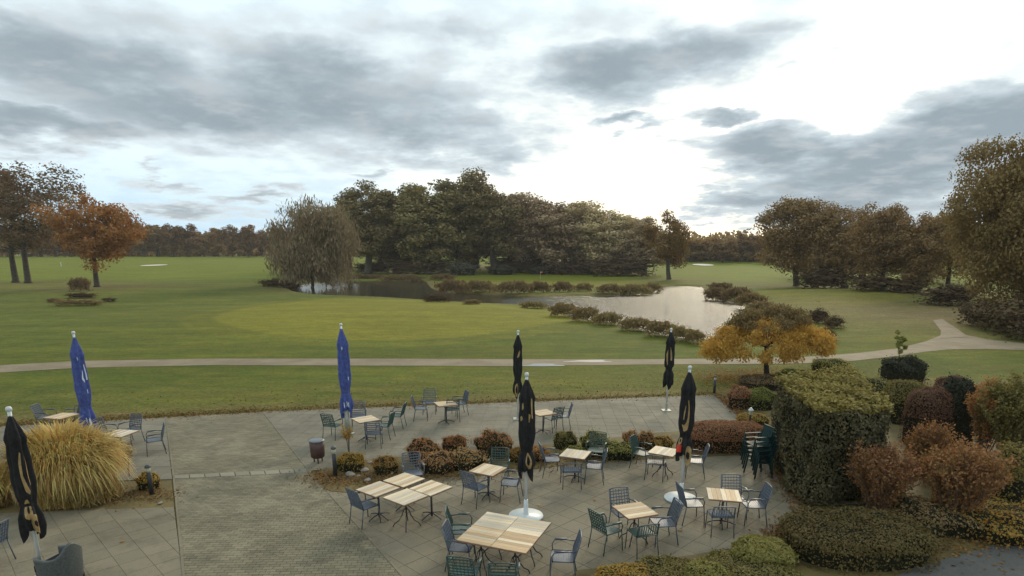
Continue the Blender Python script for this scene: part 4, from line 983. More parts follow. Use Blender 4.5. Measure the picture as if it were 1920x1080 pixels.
for i, (x, y, w, t_, m_, lb) in enumerate(strip):
    fg('strip_shrub', x, y, w * 1.12, t_, 4200, .055, m_, 200 + i, lb, lump=.2, fuzz=.2, aspect=.4, p=2.1, upright=.35 if i % 3 else 0)
fg('yellow_shrub', 281, 921, 40, 886, 1800, .05, 'orangeleaf', 240, 'small yellow and orange plant behind the left bollard', fuzz=.15)
def stone(px, py, wpx, label):
    P = Vector((*flat(px, py), .03)); s = wpx / px_m(P) / 2; r_ = np.random.default_rng(int(px * 7 + py)); V = []; n, m_ = 10, 6
    for i in range(m_):
        th = math.pi * i / (m_ - 1)
        for j in range(n):
            ph = 2 * math.pi * j / n; q = 1 + .13 * math.sin(2 * ph + px) + .1 * math.cos(3 * th + ph + py)
            V.append((math.sin(th) * math.cos(ph) * s * q, math.sin(th) * math.sin(ph) * s * .8 * q, max(-.3, math.cos(th)) * s * .55 * q + s * .15))
    F = [(i * n + j, (i + 1) * n + j, (i + 1) * n + (j + 1) % n, i * n + (j + 1) % n) for i in range(m_ - 1) for j in range(n)]
    tag(link('stone', mesh_np('stone', V, F, M['stone'], True), None, P), label, 'stone', 'stones in the planted strip')
for x, y, w, lb in ((657, 893, 20, 'pale rounded stone nearest the bollard, largest'), (684, 885, 18, 'grey stone between the two orange bushes'), (694, 870, 12, 'small pale stone at the back between the orange bushes'), (690, 903, 14, 'flat stone in front of the orange bush'),
                    (732, 890, 14, 'grey stone beside the table diamond'), (741, 888, 10, 'small stone at the foot of the navy chair'), (672, 895, 8, 'pebble beside the largest stone'), (301, 946, 10, 'pinkish stone in the left bed near the walk')):
    stone(x, y, w, lb)

# the great clump of straw-coloured grass
def grass_clump(name, px, py, wpx, top, nb, label, seed, mat='pampas'):
    r_ = np.random.default_rng(seed); P = Vector((*flat(px, py), .02)); w = wpx / px_m(P); d = w * .7; k = (P.y + d * .4) / P.y; P = Vector((P.x * k, P.y + d * .4, .02)); w *= k; h = z_at(P, top) - P.z
    a = r_.uniform(0, 2 * math.pi, nb); e = r_.random(nb) ** .55; bl = h * r_.uniform(.75, 1.12, nb)
    bx, by = np.cos(a) * e * w * .30, np.sin(a) * e * d * .34
    a2 = a + r_.normal(size=nb) * .5; rr = (w / 2) * (.25 + .75 * e) * r_.uniform(.7, 1.08, nb) - e * w * .26
    top_f = 1.0 - .22 * e ** 2
    T_ = np.linspace(0, 1, 7); V = []; 
    wd = r_.uniform(.009, .022, nb)
    px_, py_ = -np.sin(a2), np.cos(a2)
    rows = []
    drop = r_.uniform(.1, 1.0, nb) * (.25 + .75 * e)
    for t in T_:
        out = rr * (t ** 1.6); z = bl * top_f * (1 - (1 - t) ** 1.7) - drop * h * .75 * np.maximum(0, t - .45) ** 1.6 * 2
        x = bx + np.cos(a2) * out; y = by + np.sin(a2) * out * .8; z = np.maximum(z, .02)
        ww = wd * (1 - t ** 3 * .95)
        rows.append(np.stack([np.stack([x - px_ * ww, y - py_ * ww, z], 1), np.stack([x + px_ * ww, y + py_ * ww, z + .004], 1)], 1))
    Vv = np.stack(rows, 1).reshape(-1, 3); n7 = len(T_); F = []
    b = (np.arange(nb) * n7 * 2)[:, None, None] + (np.arange(n7 - 1) * 2)[None, :, None] + np.array([0, 1, 3, 2])[None, None, :]
    t = empty(name, P); tag(t, label, 'ornamental grass'); link('blades', mesh_np(name, Vv, b.reshape(-1, 4), M[mat]), t)
    n = int(nb * 1.4); c = r_.normal(size=(n, 3)); c /= np.linalg.norm(c, axis=1)[:, None]; c[:, 2] = np.abs(c[:, 2]) * .55; q = r_.random(n) ** .3
    Pp = c * q[:, None] * np.array([w * .40, d * .40, h]); global rng; old = rng; rng = r_
    V2, F2 = leaf_quads(Pp + np.array([0, 0, .03]), .16, None, .14, droop=(0, 0, -.7)); rng = old
    dd = link('dead_blades', mesh_np(name + '_low', V2, F2, M['pampas_low']), t); dd['label'] = 'brown withered blades low in the clump'
    return t
grass_clump('ornamental_grass', 138, 962, 225, 796, 8500, 'huge mound of straw-coloured ornamental grass with arching blades', 3)
grass_clump('ornamental_grass', -30, 965, 130, 860, 3500, 'second straw-coloured grass cut by the left edge', 4)
def spindly(px, py, top, label, mat):
    P = Vector((*flat(px, py), .02)); h = z_at(P, top) - P.z; t = empty('spindly_plant', P); tag(t, label, 'plant'); r_ = np.random.default_rng(px); mb = MB(); pts = []
    for i in range(5):
        a = r_.uniform(0, 6.28); e = Vector((math.cos(a) * .17, math.sin(a) * .17, h * r_.uniform(.7, 1))); m_ = Vector((e.x * .3, e.y * .3, h * .5)); mb.tube([(0, 0, 0), m_, e], [.014, .009, .003], 4); pts += [m_.lerp(e, u) for u in r_.random(10) * .9 + .1]
    global rng; old = rng; rng = r_; V, F = leaf_quads(np.array(pts).repeat(9, 0) + r_.normal(size=(len(pts) * 9, 3)) * .05, .05, None, .6); rng = old
    link('foliage', mesh_np('spindly', V, F, M[mat]), t); mb.build('stems', M['twig'], t)
spindly(655, 856, 790, 'thin-stemmed yellow-leaved plant by the second blue parasol', 'orangeleaf')
spindly(243, 894, 826, 'thin bare-stemmed plant beside the left table', 'heath')

# ground litter
def litter(name, pts_px, n, size, mat, label, spread=.2, z=.045):
    P = [np.array(flat(*p)) for p in pts_px]; seg = rng.integers(0, len(P) - 1, n); t = rng.random(n)
    Q = np.array([P[s] * (1 - u) + P[s + 1] * u for s, u in zip(seg, t)]) + rng.normal(size=(n, 2)) * spread
    V, F = leaf_quads(np.column_stack([Q, np.full(n, z) + rng.random(n) * .015]), size, np.tile([0, 0, 1.0], (n, 1)), .7)
    tag(link(name, mesh_np(name, V, F, M[mat])), label, kind='stuff')
litter('leaf_litter', [(1347, 742), (1402, 790), (1440, 850)], 2500, .07, 'litter', 'orange fallen leaves along the right terrace edge', .12)
litter('leaf_litter', [(1450, 880), (1522, 978), (1440, 1012)], 1800, .06, 'litter', 'fallen leaves at the foot of the big hedge', .18)
litter('leaf_litter', [(590, 892), (640, 905), (740, 900), (900, 890), (1100, 862), (1230, 850)], 5000, .05, 'litter', 'fallen leaves in the planted strip', .35)
litter('leaf_litter', [(180, 930), (320, 930)], 900, .05, 'litter', 'fallen leaves in the left bed', .3, .02)
litter('leaf_litter', [(0, 796), (490, 770), (1345, 738)], 7000, .06, 'litter', 'fallen leaves along the lawn edge', .30, .015)
litter('grass', [(-200, 806), (0, 797), (490, 769), (1345, 737)], 6000, .05, 'grassblade', 'ragged grass fringe along the terrace edge', .10, .02)
litter('leaf_litter', [(-100, 775), (490, 752), (900, 730), (1345, 724)], 1700, .06, 'litter', 'scattered fallen leaves on the lawn beyond the terrace', 1.3, .012)
litter('leaf_litter', [(1330, 712), (1437, 708), (1540, 700)], 2500, .09, 'maple_y', 'yellow leaves dropped under the small yellow tree', 1.2, .015)
litter('leaf_litter', [(1560, 1000), (1700, 1000), (1920, 980)], 5000, .06, 'litter', 'fallen leaves under the red shrubs', .7, .05)
for x, y, lb in ((1275, 997, 'yellow fallen leaf beside the blue chair of the middle-right table'), (1011, 949, 'tiny yellow leaf right of the parasol base'), (1115, 940, 'pale leaf on the open slabs left of the lattice chair'), (230, 1018, 'reddish leaf on the near left slabs')):
    P = Vector((*flat(x, y), .03)); mb = MB(); s = .055
    mb.add([(-s, 0, 0), (-s * .3, -s * .6, .012), (s * .6, -s * .5, .004), (s, 0, .014), (s * .6, s * .5, .004), (-s * .3, s * .6, .014)], [(0, 1, 2, 3, 4, 5)])
    tag(mb.build('fallen_leaf', M['maple_y'], loc=P, rz=random.uniform(0, 6)), lb, 'leaf')

# ------------------------------------------------------------------ furniture
def quad_curve(a, b, c, n=6): 
    a, b, c = Vector(a), Vector(b), Vector(c); return [a.lerp(b, t / n).lerp(b.lerp(c, t / n), t / n) for t in range(n + 1)]
def make_chair(kind, low=False):
    fr, seat = (M['blue_metal'], M['blue_seat']) if kind == 'blue' else (M['teal_metal'], M['teal_seat'])
    t = empty('garden_chair'); hw, zs = .235, .44; bt = .885 if not low else .70; lean = .12 if not low else .06
    for s in (-1, 1):
        mb = MB(); mb.tube([(.20, s * hw, zs), (.225, s * hw, .22), (.235, s * (hw + .01), 0)], .012); mb.build('leg', fr, t, True)
        mb = MB(); mb.tube([(-.20, s * hw, zs), (-.235, s * hw, .22), (-.275, s * (hw + .01), 0)], .012); mb.build('leg', fr, t, True)
        if not low:
            mb = MB(); mb.tube([(.19, s * hw, zs), (.20, s * (hw + .025), .56), (.155, s * (hw + .035), .635), (-.05, s * (hw + .03), .655), (-.235, s * hw, .645)], .012)
            mb.box((.04, s * (hw + .033), .668), (.24, .042, .012)); mb.build('armrest', fr, t, True)
    mb = MB()
    for s in (-1, 1): mb.tube([(-.20, s * hw, zs), (-.215, s * hw, .55), (-.20 - lean, s * (hw - .005), bt)], .013)
    mb.tube([(-.20 - lean, -hw, bt), (-.215 - lean, -hw * .5, bt + .02), (-.215 - lean, hw * .5, bt + .02), (-.20 - lean, hw, bt)], .012)
    mb.tube([(-.205, -hw, zs + .03), (-.205, hw, zs + .03)], .010); mb.build('back_frame', fr, t, True)
    mb = MB()
    def bp(z): u = (z - zs) / (bt - zs); return -.203 - lean * u ** 1.2 - .012 * math.sin(u * 3)
    z0, z1 = zs + .05, bt - .035; nv = 7 if not low else 9
    for i in range(nv):
        y = -hw + (i + .5 + .25 * 0) * 2 * hw / nv; zm = (z0 + z1) / 2
        mb.bar((bp(z0 - .02), y, z0 - .02), (bp(zm), y, zm), .005, .030 if not low else .024); mb.bar((bp(zm), y, zm), (bp(z1 + .03), y, z1 + .03), .005, .030 if not low else .024)
    if not low:
        for i in range(6):
            z = z0 + .02 + i * (z1 - z0 - .03) / 5; mb.bar((bp(z) + .006, -hw, z), (bp(z) + .006, hw, z), .026, .005, up=(1, 0, 0))
    mb.build('back_lattice', seat, t)
    mb = MB()
    for s in (-1, 1): mb.tube([(-.20, s * hw, zs), (.205, s * hw, zs)], .012)
    mb.tube([(.205, -hw, zs), (.215, 0, zs - .004), (.205, hw, zs)], .012); mb.tube([(-.20, -hw, zs), (-.20, hw, zs)], .010); mb.build('seat_frame', fr, t, True)
    mb = MB()
    for i in range(9):
        x = -.185 + i * .047; dz = -.012 * math.sin(math.pi * (x + .2) / .42); mb.box((x, 0, zs + .004 + dz), (.040, 2 * hw - .012, .006))
    for i in range(6): 
        y = -hw + .04 + i * (2 * hw - .08) / 5; mb.bar((-.2, y, zs - .008), (.2, y, zs - .008), .03, .004)
    mb.build('seat', seat, t)
    return t
def make_table():
    t = empty('cafe_table'); tt = MB(); s = .70
    # darker edge frame under the planks
    tt.box((0, 0, .705), (s, s, .026)); top = tt.build('tabletop', M['wood_edge'], t)
    n = 7
    for i in range(n):
        y = -s / 2 + (i + .5) * s / n; p = MB(); p.add(*prism_data([(-s / 2 + .001, y - s / n / 2 + .0015), (s / 2 - .001, y - s / n / 2 + .0015), (s / 2 - .001, y + s / n / 2 - .0015), (-s / 2 + .001, y + s / n / 2 - .0015)], .7185, .731, .002)); p.build('plank', WOODS[0], top)
    mb = MB(); mb.tube([(0, 0, .02), (0, 0, .69)], .024, 10); mb.build('column', M['dark_metal'], t, True)
    mb = MB(); mb.box((0, 0, .684), (.3, .04, .014)); mb.box((0, 0, .6835), (.04, .3, .012)); mb.build('bracket', M['dark_metal'], t)
    for k in range(4):
        a = math.pi / 2 * k + math.pi / 4 * 0; mb = MB(); c, s_ = math.cos(a), math.sin(a)
        mb.tube(quad_curve((0, 0, .10), (.15 * c, .15 * s_, .10), (.31 * c, .31 * s_, .018), 5), [.018, .017, .016, .015, .014, .013]); mb.build('foot', M['dark_metal'], t, True)
    return t
def make_table_cast():
    t = make_table(); 
    for ch, _ in kids_of(t):
        if ch.name.startswith(('foot', 'column')): bpy.data.objects.remove(ch)
    mb = MB(); mb.tube([(0, 0, .42), (0, 0, .69)], .020, 10); mb.build('column', M['dark_metal'], t, True)
    for k in range(4):
        a = math.pi / 2 * k + math.pi / 4; c, s_ = math.cos(a), math.sin(a); mb = MB()
        mb.tube([(0, 0, .46), (.06 * c, .06 * s_, .40), (.10 * c, .10 * s_, .28), (.17 * c, .17 * s_, .16), (.27 * c, .27 * s_, .09), (.31 * c, .31 * s_, .01)], .013); mb.build('leg', M['dark_metal'], t, True)
    return t
def recolour(t, pal):
    i = 0
    for ch, sub in kids_of(t):
        for p in sub:
            if p.name.startswith('plank'):
                p.data = p.data.copy(); p.data.materials.clear(); p.data.materials.append(WOODS[pal[i % len(pal)]]); i += 1
protoT = [make_table(), make_table_cast()]; usedT = [False, False]
def table(corners, lb, cast=0, pal=(0, 1, 0, 2), side=None, rzadd=0, group='square slatted cafe tables'):
    Q = [np.array(flat(x, y, .73)) for x, y in corners]; c = sum(Q) / 4
    d = (Q[1] - Q[0]) / np.linalg.norm(Q[1] - Q[0]) + (Q[2] - Q[3]) / np.linalg.norm(Q[2] - Q[3]); e = (Q[2] - Q[1]) / np.linalg.norm(Q[2] - Q[1]) + (Q[3] - Q[0]) / np.linalg.norm(Q[3] - Q[0])
    a1 = math.atan2(d[1], d[0]); a2 = math.atan2(e[1], e[0]) + math.pi / 2
    a2 += round((a1 - a2) / (math.pi / 2)) * math.pi / 2; a = (a1 + a2) / 2
    return put_table((c[0], c[1]), a + rzadd, lb, cast, pal, group)
def put_table(c, a, lb, cast=0, pal=(0, 1, 0, 2), group='square slatted cafe tables'):
    p = protoT[cast]
    if usedT[cast]: p = copy_tree(protoT[cast], kidsT[cast])
    usedT[cast] = True; p.location = (c[0], c[1], .022); p.rotation_euler = (0, 0, a); tag(p, lb, 'table', group)
    p_pal.append((p, pal)); return p
kidsT = [kids_of(x) for x in protoT]; p_pal = []
tA = table([(1330.6, 917), (1384.5, 919), (1385.5, 941), (1326.5, 938.5)], 'square wooden table at the right end of the lower terrace', 0, (0, 1, 1), rzadd=math.pi / 2)
table([(1150.3, 951.7), (1203.3, 942.5), (1231.8, 964.3), (1176.8, 974.5)], 'honey wooden table turned at an angle, ringed by four chairs right of the big parasol', 1, (1, 0, 1))
# the large square: four tables pushed together
Q = [np.array(flat(x, y, .73)) for x, y in ((911, 961.2), (1035.3, 981.6), (987.4, 1040.3), (855, 1013.2))]
d1 = (Q[1] - Q[0]) + (Q[2] - Q[3]); a0 = math.atan2(d1[1], d1[0]); e1 = (Q[3] - Q[0]) + (Q[2] - Q[1]); b0 = math.atan2(e1[1], e1[0]) + math.pi / 2; a0 = (a0 + b0) / 2
cc = sum(Q) / 4; ux = np.array((math.cos(a0), math.sin(a0))); uy = np.array((-math.sin(a0), math.cos(a0)))
for sx, sy, lb, pal in ((-1, 1, 'far left table of the big square of four, whitish streaked top', (0, 2, 0, 0)), (1, 1, 'far right table of the big square of four, whitish streaked top', (0, 0, 2)), (-1, -1, 'near left table of the big square of four, honey-brown top', (1, 1, 0)), (1, -1, 'near right table of the big square of four, most orange top', (1, 1, 1, 0))):
    put_table(cc + ux * sx * .354 + uy * sy * .354, a0, lb, 1, pal, 'four tables pushed into a big square')
table([(718.7, 932.8), (760.8, 916.7), (802, 932), (760.8, 950)], 'nearest table of the diamond of four, palest top', 1, (0, 2, 0), rzadd=0, group='four tables set as a diamond')
table([(670.8, 918), (709.2, 903), (747.5, 916.7), (706.7, 934.2)], 'left table of the diamond of four', 0, (0, 1, 2), group='four tables set as a diamond')
table([(768.3, 916.3), (805.8, 900.5), (847.5, 915.8), (810.8, 932)], 'right table of the diamond of four', 0, (0, 0, 1), group='four tables set as a diamond')
table([(720, 902), (757, 887), (797, 899.5), (757.5, 915)], 'far table of the diamond of four', 0, (0, 1, 0), group='four tables set as a diamond')
table([(878.1, 884.3), (907.9, 870.5), (949.1, 878.5), (926.2, 893.4)], 'single table left of the big black parasol pole', 0, (1, 0, 0))
table([(1047.7, 856.8), (1064.9, 842.3), (1109.1, 846.9), (1093.5, 862.5)], 'whitish table in front of the olive bushes', 0, (0, 0, 2))
table([(1211.7, 850), (1232, 837), (1277, 843), (1260, 858.5)], 'whitish table partly hidden by the right black parasol', 1, (0, 0, 0, 2))
table([(660.8, 785.5), (696.5, 779), (710.7, 788), (674, 795)], 'table beside the second blue parasol on the upper terrace', 0, (0, 0, 1))
table([(812.6, 754.5), (847, 752), (857, 760), (826, 763.5)], 'farthest table of the upper terrace, near the lawn edge', 0, (1, 0, 0))
table([(997, 771), (1026, 768), (1036, 775), (1015, 784)], 'upper terrace table half hidden behind the big black parasol', 0, (1, 0))
table([(198, 815.6), (220, 805.5), (251, 810), (231, 822)], 'pale table right of the straw-coloured grass', 0, (0, 2))
table([(93, 782), (116, 774.5), (137, 778), (113, 788)], 'table behind the top of the straw-coloured grass', 0, (1, 1, 0))
for p, pal in p_pal: recolour(p, pal)
protoC = {}; kidsC = {}; usedC = {}
for k in ('blue', 'teal'):
    for low in (False, True):
        protoC[(k, low)] = make_chair(k, low); kidsC[(k, low)] = kids_of(protoC[(k, low)]); usedC[(k, low)] = False
chairs = [ # kind, low, px, py (ground centre), heading, label
 ('blue', 0, 866, 1064, -8, 'grey-blue chair at the left side of the big table square, nearer one'),
 ('teal', 0, 868, 1030, 2, 'green chair at the left side of the big table square, farther one'),
 ('teal', 0, 872, 1116, 80, 'green slatted chair tucked to the big table square from below, left'),
 ('teal', 0, 944, 1128, 88, 'green slatted chair tucked to the big table square from below, right'),
 ('blue', 0, 1054, 1084, 178, 'grey-blue chair alone at the right side of the big table square'),
 ('blue', 0, 686, 982, 50, 'grey-blue chair at the lower left of the diamond of tables by the walk'),
 ('blue', 0, 776, 918, -72, 'navy chair behind the diamond of tables against the bushes'),
 ('blue', 0, 893, 945, 50, 'grey-blue chair in front left of the single table by the big parasol'),
 ('blue', 0, 958, 937, 168, 'blue chair between the single table and the big parasol pole'),
 ('teal', 0, 936, 908, -98, 'dark green chair behind the single table by the big parasol'),
 ('blue', 0, 1033, 890, 8, 'blue chair left of the whitish table before the olive bushes'),
 ('blue', 0, 1113, 904, 172, 'blue chair right of the whitish table before the olive bushes'),
 ('blue', 1, 1070, 912, 90, 'low blue chair pushed under the whitish table before the olive bushes'),
 ('teal', 0, 1117, 872, -110, 'green chair behind the whitish table, inside the olive bushes'),
 ('blue', 0, 1169, 997, -73, 'dark lattice-back chair behind the angled honey table'),
 ('teal', 0, 1136, 1030, 30, 'pale green chair left of the angled honey table'),
 ('blue', 0, 1240, 1016, 185, 'grey-blue chair right of the angled honey table beside the white base'),
 ('teal', 1, 1202, 1036, 108, 'low green chair under the near edge of the angled honey table'),
 ('blue', 0, 1373, 968, -88, 'lattice-back chair behind the rightmost table'),
 ('blue', 0, 1294, 978, 2, 'blue chair left of the rightmost table near the white base'),
 ('blue', 0, 1408, 980, 180, 'blue chair right of the rightmost table'),
 ('blue', 1, 1348, 1000, 88, 'low dark chair under the near edge of the rightmost table'),
 ('teal', 0, 1203, 878, -35, 'green chair behind left of the table under the right parasol'),
 ('blue', 1, 1228, 897, 68, 'low blue chair in front of the table under the right parasol'),
 ('blue', 0, 1301, 893, 165, 'blue chair right of the right parasol pole'),
 ('teal', 0, 626, 822, 70, 'green-grey chair left of the second blue parasol table'),
 ('blue', 0, 674, 803, -80, 'blue chair behind the table at the second blue parasol'),
 ('blue', 0, 702, 838, 95, 'blue chair seen from behind in front of the second blue parasol table'),
 ('teal', 0, 722, 822, 170, 'teal chair right of the second blue parasol table, nearer of two'),
 ('teal', 0, 745, 802, 175, 'teal chair right of the second blue parasol table, farther of two'),
 ('blue', 0, 790, 788, 8, 'blue chair left of the farthest table'),
 ('blue', 0, 806, 776, -88, 'dark chair behind the farthest table, against the lawn'),
 ('blue', 0, 862, 778, 205, 'blue chair right of the farthest table'),
 ('teal', 0, 848, 790, 105, 'green chair in front of the farthest table'),
 ('teal', 0, 1037, 808, 125, 'green chair in front of the half hidden upper terrace table'),
 ('blue', 0, 1055, 803, 178, 'blue chair right of the half hidden upper terrace table'),
 ('blue', 0, 203, 838, -12, 'blue chair between the straw-coloured grass and its table'),
 ('blue', 0, 248, 832, -105, 'blue chair behind the pale table right of the straw-coloured grass'),
 ('blue', 0, 293, 851, 212, 'blue armchair standing free by the left kerb of the walk'),
 ('blue', 0, 92, 806, 5, 'dark chair left of the table behind the straw-coloured grass'),
 ('blue', 0, 146, 798, 182, 'dark chair between the hidden left table and the first blue parasol'),
 ('blue', 0, -14, 1062, 180, 'dark chair cut off by the left edge of the near terrace'),
]
for (k, low, px, py, hd, lb) in chairs:
    key = (k, bool(low)); c = protoC[key] if not usedC[key] else copy_tree(protoC[key], kidsC[key]); usedC[key] = True
    x, y = flat(px, py); c.location = (x, y, .022); c.rotation_euler = (0, 0, R(hd + random.uniform(-3, 3))); tag(c, lb, 'chair', 'metal garden chairs on the terraces')
# stack of dark green chairs
def make_stacker():
    t = empty('stacking_chair'); m_ = M['green_plastic']
    mb = MB()
    for i in range(7):
        x = -.17 + i * .065; mb.box((x, 0, .42 + .02 * abs(i - 3) / 3), (.054, .46, .018))
    mb.build('seat', m_, t)
    mb = MB()
    for i in range(6):
        y = -.19 + i * .076; mb.bar((-.20, y, .45), (-.34, y, .90), .055, .014, up=(1, 0, 0))
    mb.bar((-.345, -.24, .90), (-.345, .24, .90), .03, .07); mb.build('backrest', m_, t)
    for s in (-1, 1):
        mb = MB(); mb.bar((.22, s * .235, .66), (-.26, s * .235, .68), .055, .02); mb.build('armrest', m_, t)
        mb = MB(); mb.tube([(.20, s * .24, .65), (.22, s * .24, .42), (.26, s * .26, 0)], .022); mb.build('leg', m_, t, True)
        mb = MB(); mb.tube([(-.21, s * .24, .67), (-.22, s * .24, .42), (-.28, s * .26, 0)], .022); mb.build('leg', m_, t, True)
    return t
st = make_stacker(); sk = kids_of(st); sx, sy = flat(1420, 893)
names = ['bottom', 'second from the bottom', 'third from the bottom', 'second from the top', 'top']
for i in range(5):
    c = st if i == 0 else copy_tree(st, sk); c.location = (sx - .025 * i, sy + .03 * i, .022 + .115 * i); c.rotation_euler = (0, R(-3), R(192))
    tag(c, 'dark green plastic chair in the stack against the big hedge, ' + names[i], 'chair', 'stacked dark green chairs')
# rattan tub armchair, lower left corner
def tub():
    x, y = flat(119, 1092); t = empty('tub_armchair', (x, y, .022), R(168)); tag(t, 'dark grey woven tub armchair in the lower left corner', 'chair'); mb = MB()
    n = 22; V = []; 
    for i in range(n + 1):
        a = R(42 + 276 * i / n); cxx, cyy = math.cos(a), math.sin(a); k = (abs(cxx) ** 3 + abs(cyy) ** 3) ** (-1 / 3); hb = .58 + .24 * max(0, -cxx) ** 5
        for (r_, z) in ((.30, .08), (.335, hb - .03), (.33, hb), (.28, hb), (.265, hb - .03), (.25, .36)): V.append((cxx * k * r_, cyy * k * r_, z))
    F = [(i * 6 + j, (i + 1) * 6 + j, (i + 1) * 6 + j + 1, i * 6 + j + 1) for i in range(n) for j in range(5)] + [(0, 1, 2, 3, 4, 5), tuple(n * 6 + j for j in (5, 4, 3, 2, 1, 0))]
    mb.add(V, F); mb.build('shell', M['rattan'], t, True)
    mb = MB(); mb.box((.02, 0, .36), (.52, .52, .12)); mb.build('seat', M['black_cloth'], t)
    mb = MB(); mb.box((.27, 0, .19), (.03, .50, .22)); mb.build('front_panel', M['rattan'], t)
    for sx_, sy_ in ((1, 1), (1, -1), (-1, 1), (-1, -1)): mb = MB(); mb.tube([(sx_ * .24, sy_ * .22, 0), (sx_ * .24, sy_ * .22, .1)], .02); mb.build('leg', M['dark_metal'], t)
tub()

# ------------------------------------------------------------------ parasols
def make_parasol(base, top_py, bot_py, cloth, rmax, label, decals, disc, tie=.76, seed=0, sleeve=False):
    P = Vector((*flat(*base), .022)); zt = z_at(P, top_py) - P.z; zb = z_at(P, bot_py) - P.z; t = empty('closed_parasol', P); tag(t, label, 'parasol', 'closed parasols')
    mb = MB(); mb.tube([(0, 0, .03), (0, 0, zt - .03)], .032, 12); mb.build('pole', M['white_metal'], t, True)
    if sleeve: mb = MB(); mb.tube([(0, 0, .05), (0, 0, max(.5, zb + .05))], [.11, .09], 14); mb.build('pole_sleeve', M['pale_sleeve'], t, True)
    mb = MB(); mb.lathe([(.02, -.07), (.046, -.06), (.05, -.02), (.035, .012), (.0001, .02)], 12, (0, 0, zt)); mb.build('cap', M['white_metal'], t, True)
    if disc: mb = MB(); mb.lathe([(.40, 0), (.41, .02), (.40, .045), (.09, .06), (.055, .08), (.05, .42), (.036, .425)], 32); mb.build('base', M['white_metal'], t, True)
    else: mb = MB(); mb.box((0, 0, .015), (.34, .34, .03)); mb.lathe([(.05, .03), (.05, .3), (.036, .31)], 14); mb.build('base', M['white_metal'] if cloth != 'black' else M['pale_sleeve'], t)
    # pleated cloth: radius by height u (0 top .. 1 bottom)
    knots = [(0, .04), (.04, .14), (.16, .60), (.23, .78), (.27, .70), (.40, .78), (.58, .86), (.68, .80), (tie - .02, .64), (tie, .52), (tie + .02, .60), (tie + .10, .84), (.95, .80), (1.0, .70)]
    ku, kr = [k[0] for k in knots], [k[1] for k in knots]
    def S_(th, u, off=0):
        r_ = np.interp(u, ku, kr) * rmax; amp = np.interp(u, [0, .15, .3, tie, 1], [.05, .14, .22, .10, .42])
        ph = seed + .22 * math.sin(u * 5 + seed)
        r_ = r_ * (1 + amp * math.sin(7 * th + ph) + .06 * math.sin(3 * th + 2 * u + seed)) + off + .005 * math.sin(u * 34 + th * 2) * (u > .2)
        dz = (.10 * math.sin(3 * th + seed) + .06 * math.sin(5 * th + seed * 2)) * max(0, u - .85) / .15 * (zt - zb) * .5
        return (r_ * math.cos(th), r_ * math.sin(th), zt - .04 - u * (zt - .04 - zb) + dz)
    nu, nv = 56, 44; V = [S_(2 * math.pi * j / nu, i / nv) for i in range(nv + 1) for j in range(nu)]
    F = [(i * nu + j, (i + 1) * nu + j, (i + 1) * nu + (j + 1) % nu, i * nu + (j + 1) % nu) for i in range(nv) for j in range(nu)]
    cl = link('canopy', mesh_np('canopy', V, F, M[cloth + '_cloth'], True), t)
    mb = MB(); n = 24; ring = []
    for k in range(n):
        th = 2 * math.pi * k / n; a = S_(th, tie - .012, .012); b = S_(th, tie + .012, .012); ring += [a, b]
    mb.add(ring, [(2 * k, 2 * k + 1, (2 * k + 3) % (2 * n), (2 * k + 2) % (2 * n)) for k in range(n)]); mb.build('strap', M[cloth + '_cloth'], t)
    # printed marks lie on the cloth: strokes given as (angle deg, u) points, width
    face = math.atan2(-P.y, -P.x)
    for (mname, mat, pts, wd) in decals:
        L_ = []; 
        P2 = np.array(pts, float); m_ = max(8, int(len(P2) * 7)); tt = np.linspace(0, len(P2) - 1, m_)
        aa = np.interp(tt, range(len(P2)), P2[:, 0]); uu = np.interp(tt, range(len(P2)), P2[:, 1]); ww = np.interp(tt, range(len(wd)) if len(wd) == len(P2) else np.linspace(0, len(P2) - 1, len(wd)), wd)
        for i in range(m_):
            da = aa[min(i + 1, m_ - 1)] - aa[max(0, i - 1)]; du = (uu[min(i + 1, m_ - 1)] - uu[max(0, i - 1)]) * 260; l = math.hypot(da, du) or 1
            for k in range(5):
                q = (k / 4 - .5) * ww[i]; L_.append(S_(face + R(aa[i] - du / l * q), uu[i] + da / l * q / 260, .006))
        FF = [(i * 5 + k, i * 5 + k + 1, (i + 1) * 5 + k + 1, (i + 1) * 5 + k) for i in range(m_ - 1) for k in range(4)]
        link(mname, mesh_np(mname, L_, FF, M[mat]), cl)
    return t
gold_swirl = [('printed_letter', 'gold', [(10, .33), (34, .40), (38, .50), (30, .60), (0, .68), (-28, .71)], [6, 26, 22, 24, 18, 5])]
swoosh = lambda: [('printed_letter', 'gold', [(8, .34), (22, .42), (20, .54), (12, .62), (-14, .66), (-32, .62)], [8, 16, 20, 26, 18, 4]), ('printed_letter', 'gold', [(-8, .40), (-18, .48), (-22, .56)], [4, 14, 6])]
ring = lambda a, u, r_, w: ('printed_emblem', 'gold', [(a + r_ * math.cos(k * math.pi / 5), u + r_ / 260 * math.sin(k * math.pi / 5)) for k in range(11)], [w] * 11)
make_parasol((986, 970), 700, 886, 'black', .205, 'nearest middle black parasol with white disc base behind the big table square',
    [('printed_letter', 'gold', [(-40, .27), (-34, .33)], [10, 16]), ('printed_letter', 'gold', [(-44, .40), (-40, .44)], [8, 14]), ('printed_letter', 'gold', [(38, .22), (46, .32), (44, .42)], [6, 20, 8]), ('printed_letter', 'gold', [(30, .38), (24, .46)], [12, 5]), ring(18, .86, 18, 8)], True, seed=1)
make_parasol((1276, 937), 687, 856, 'black', .20, 'right black parasol with gold print, red tag and white disc base', swoosh() + [ring(36, .93, 14, 12), ('printed_tag', 'red_print', [(-66, .885), (-30, .90)], [24, 24]), ring(-42, .80, 9, 7)], True, seed=2)
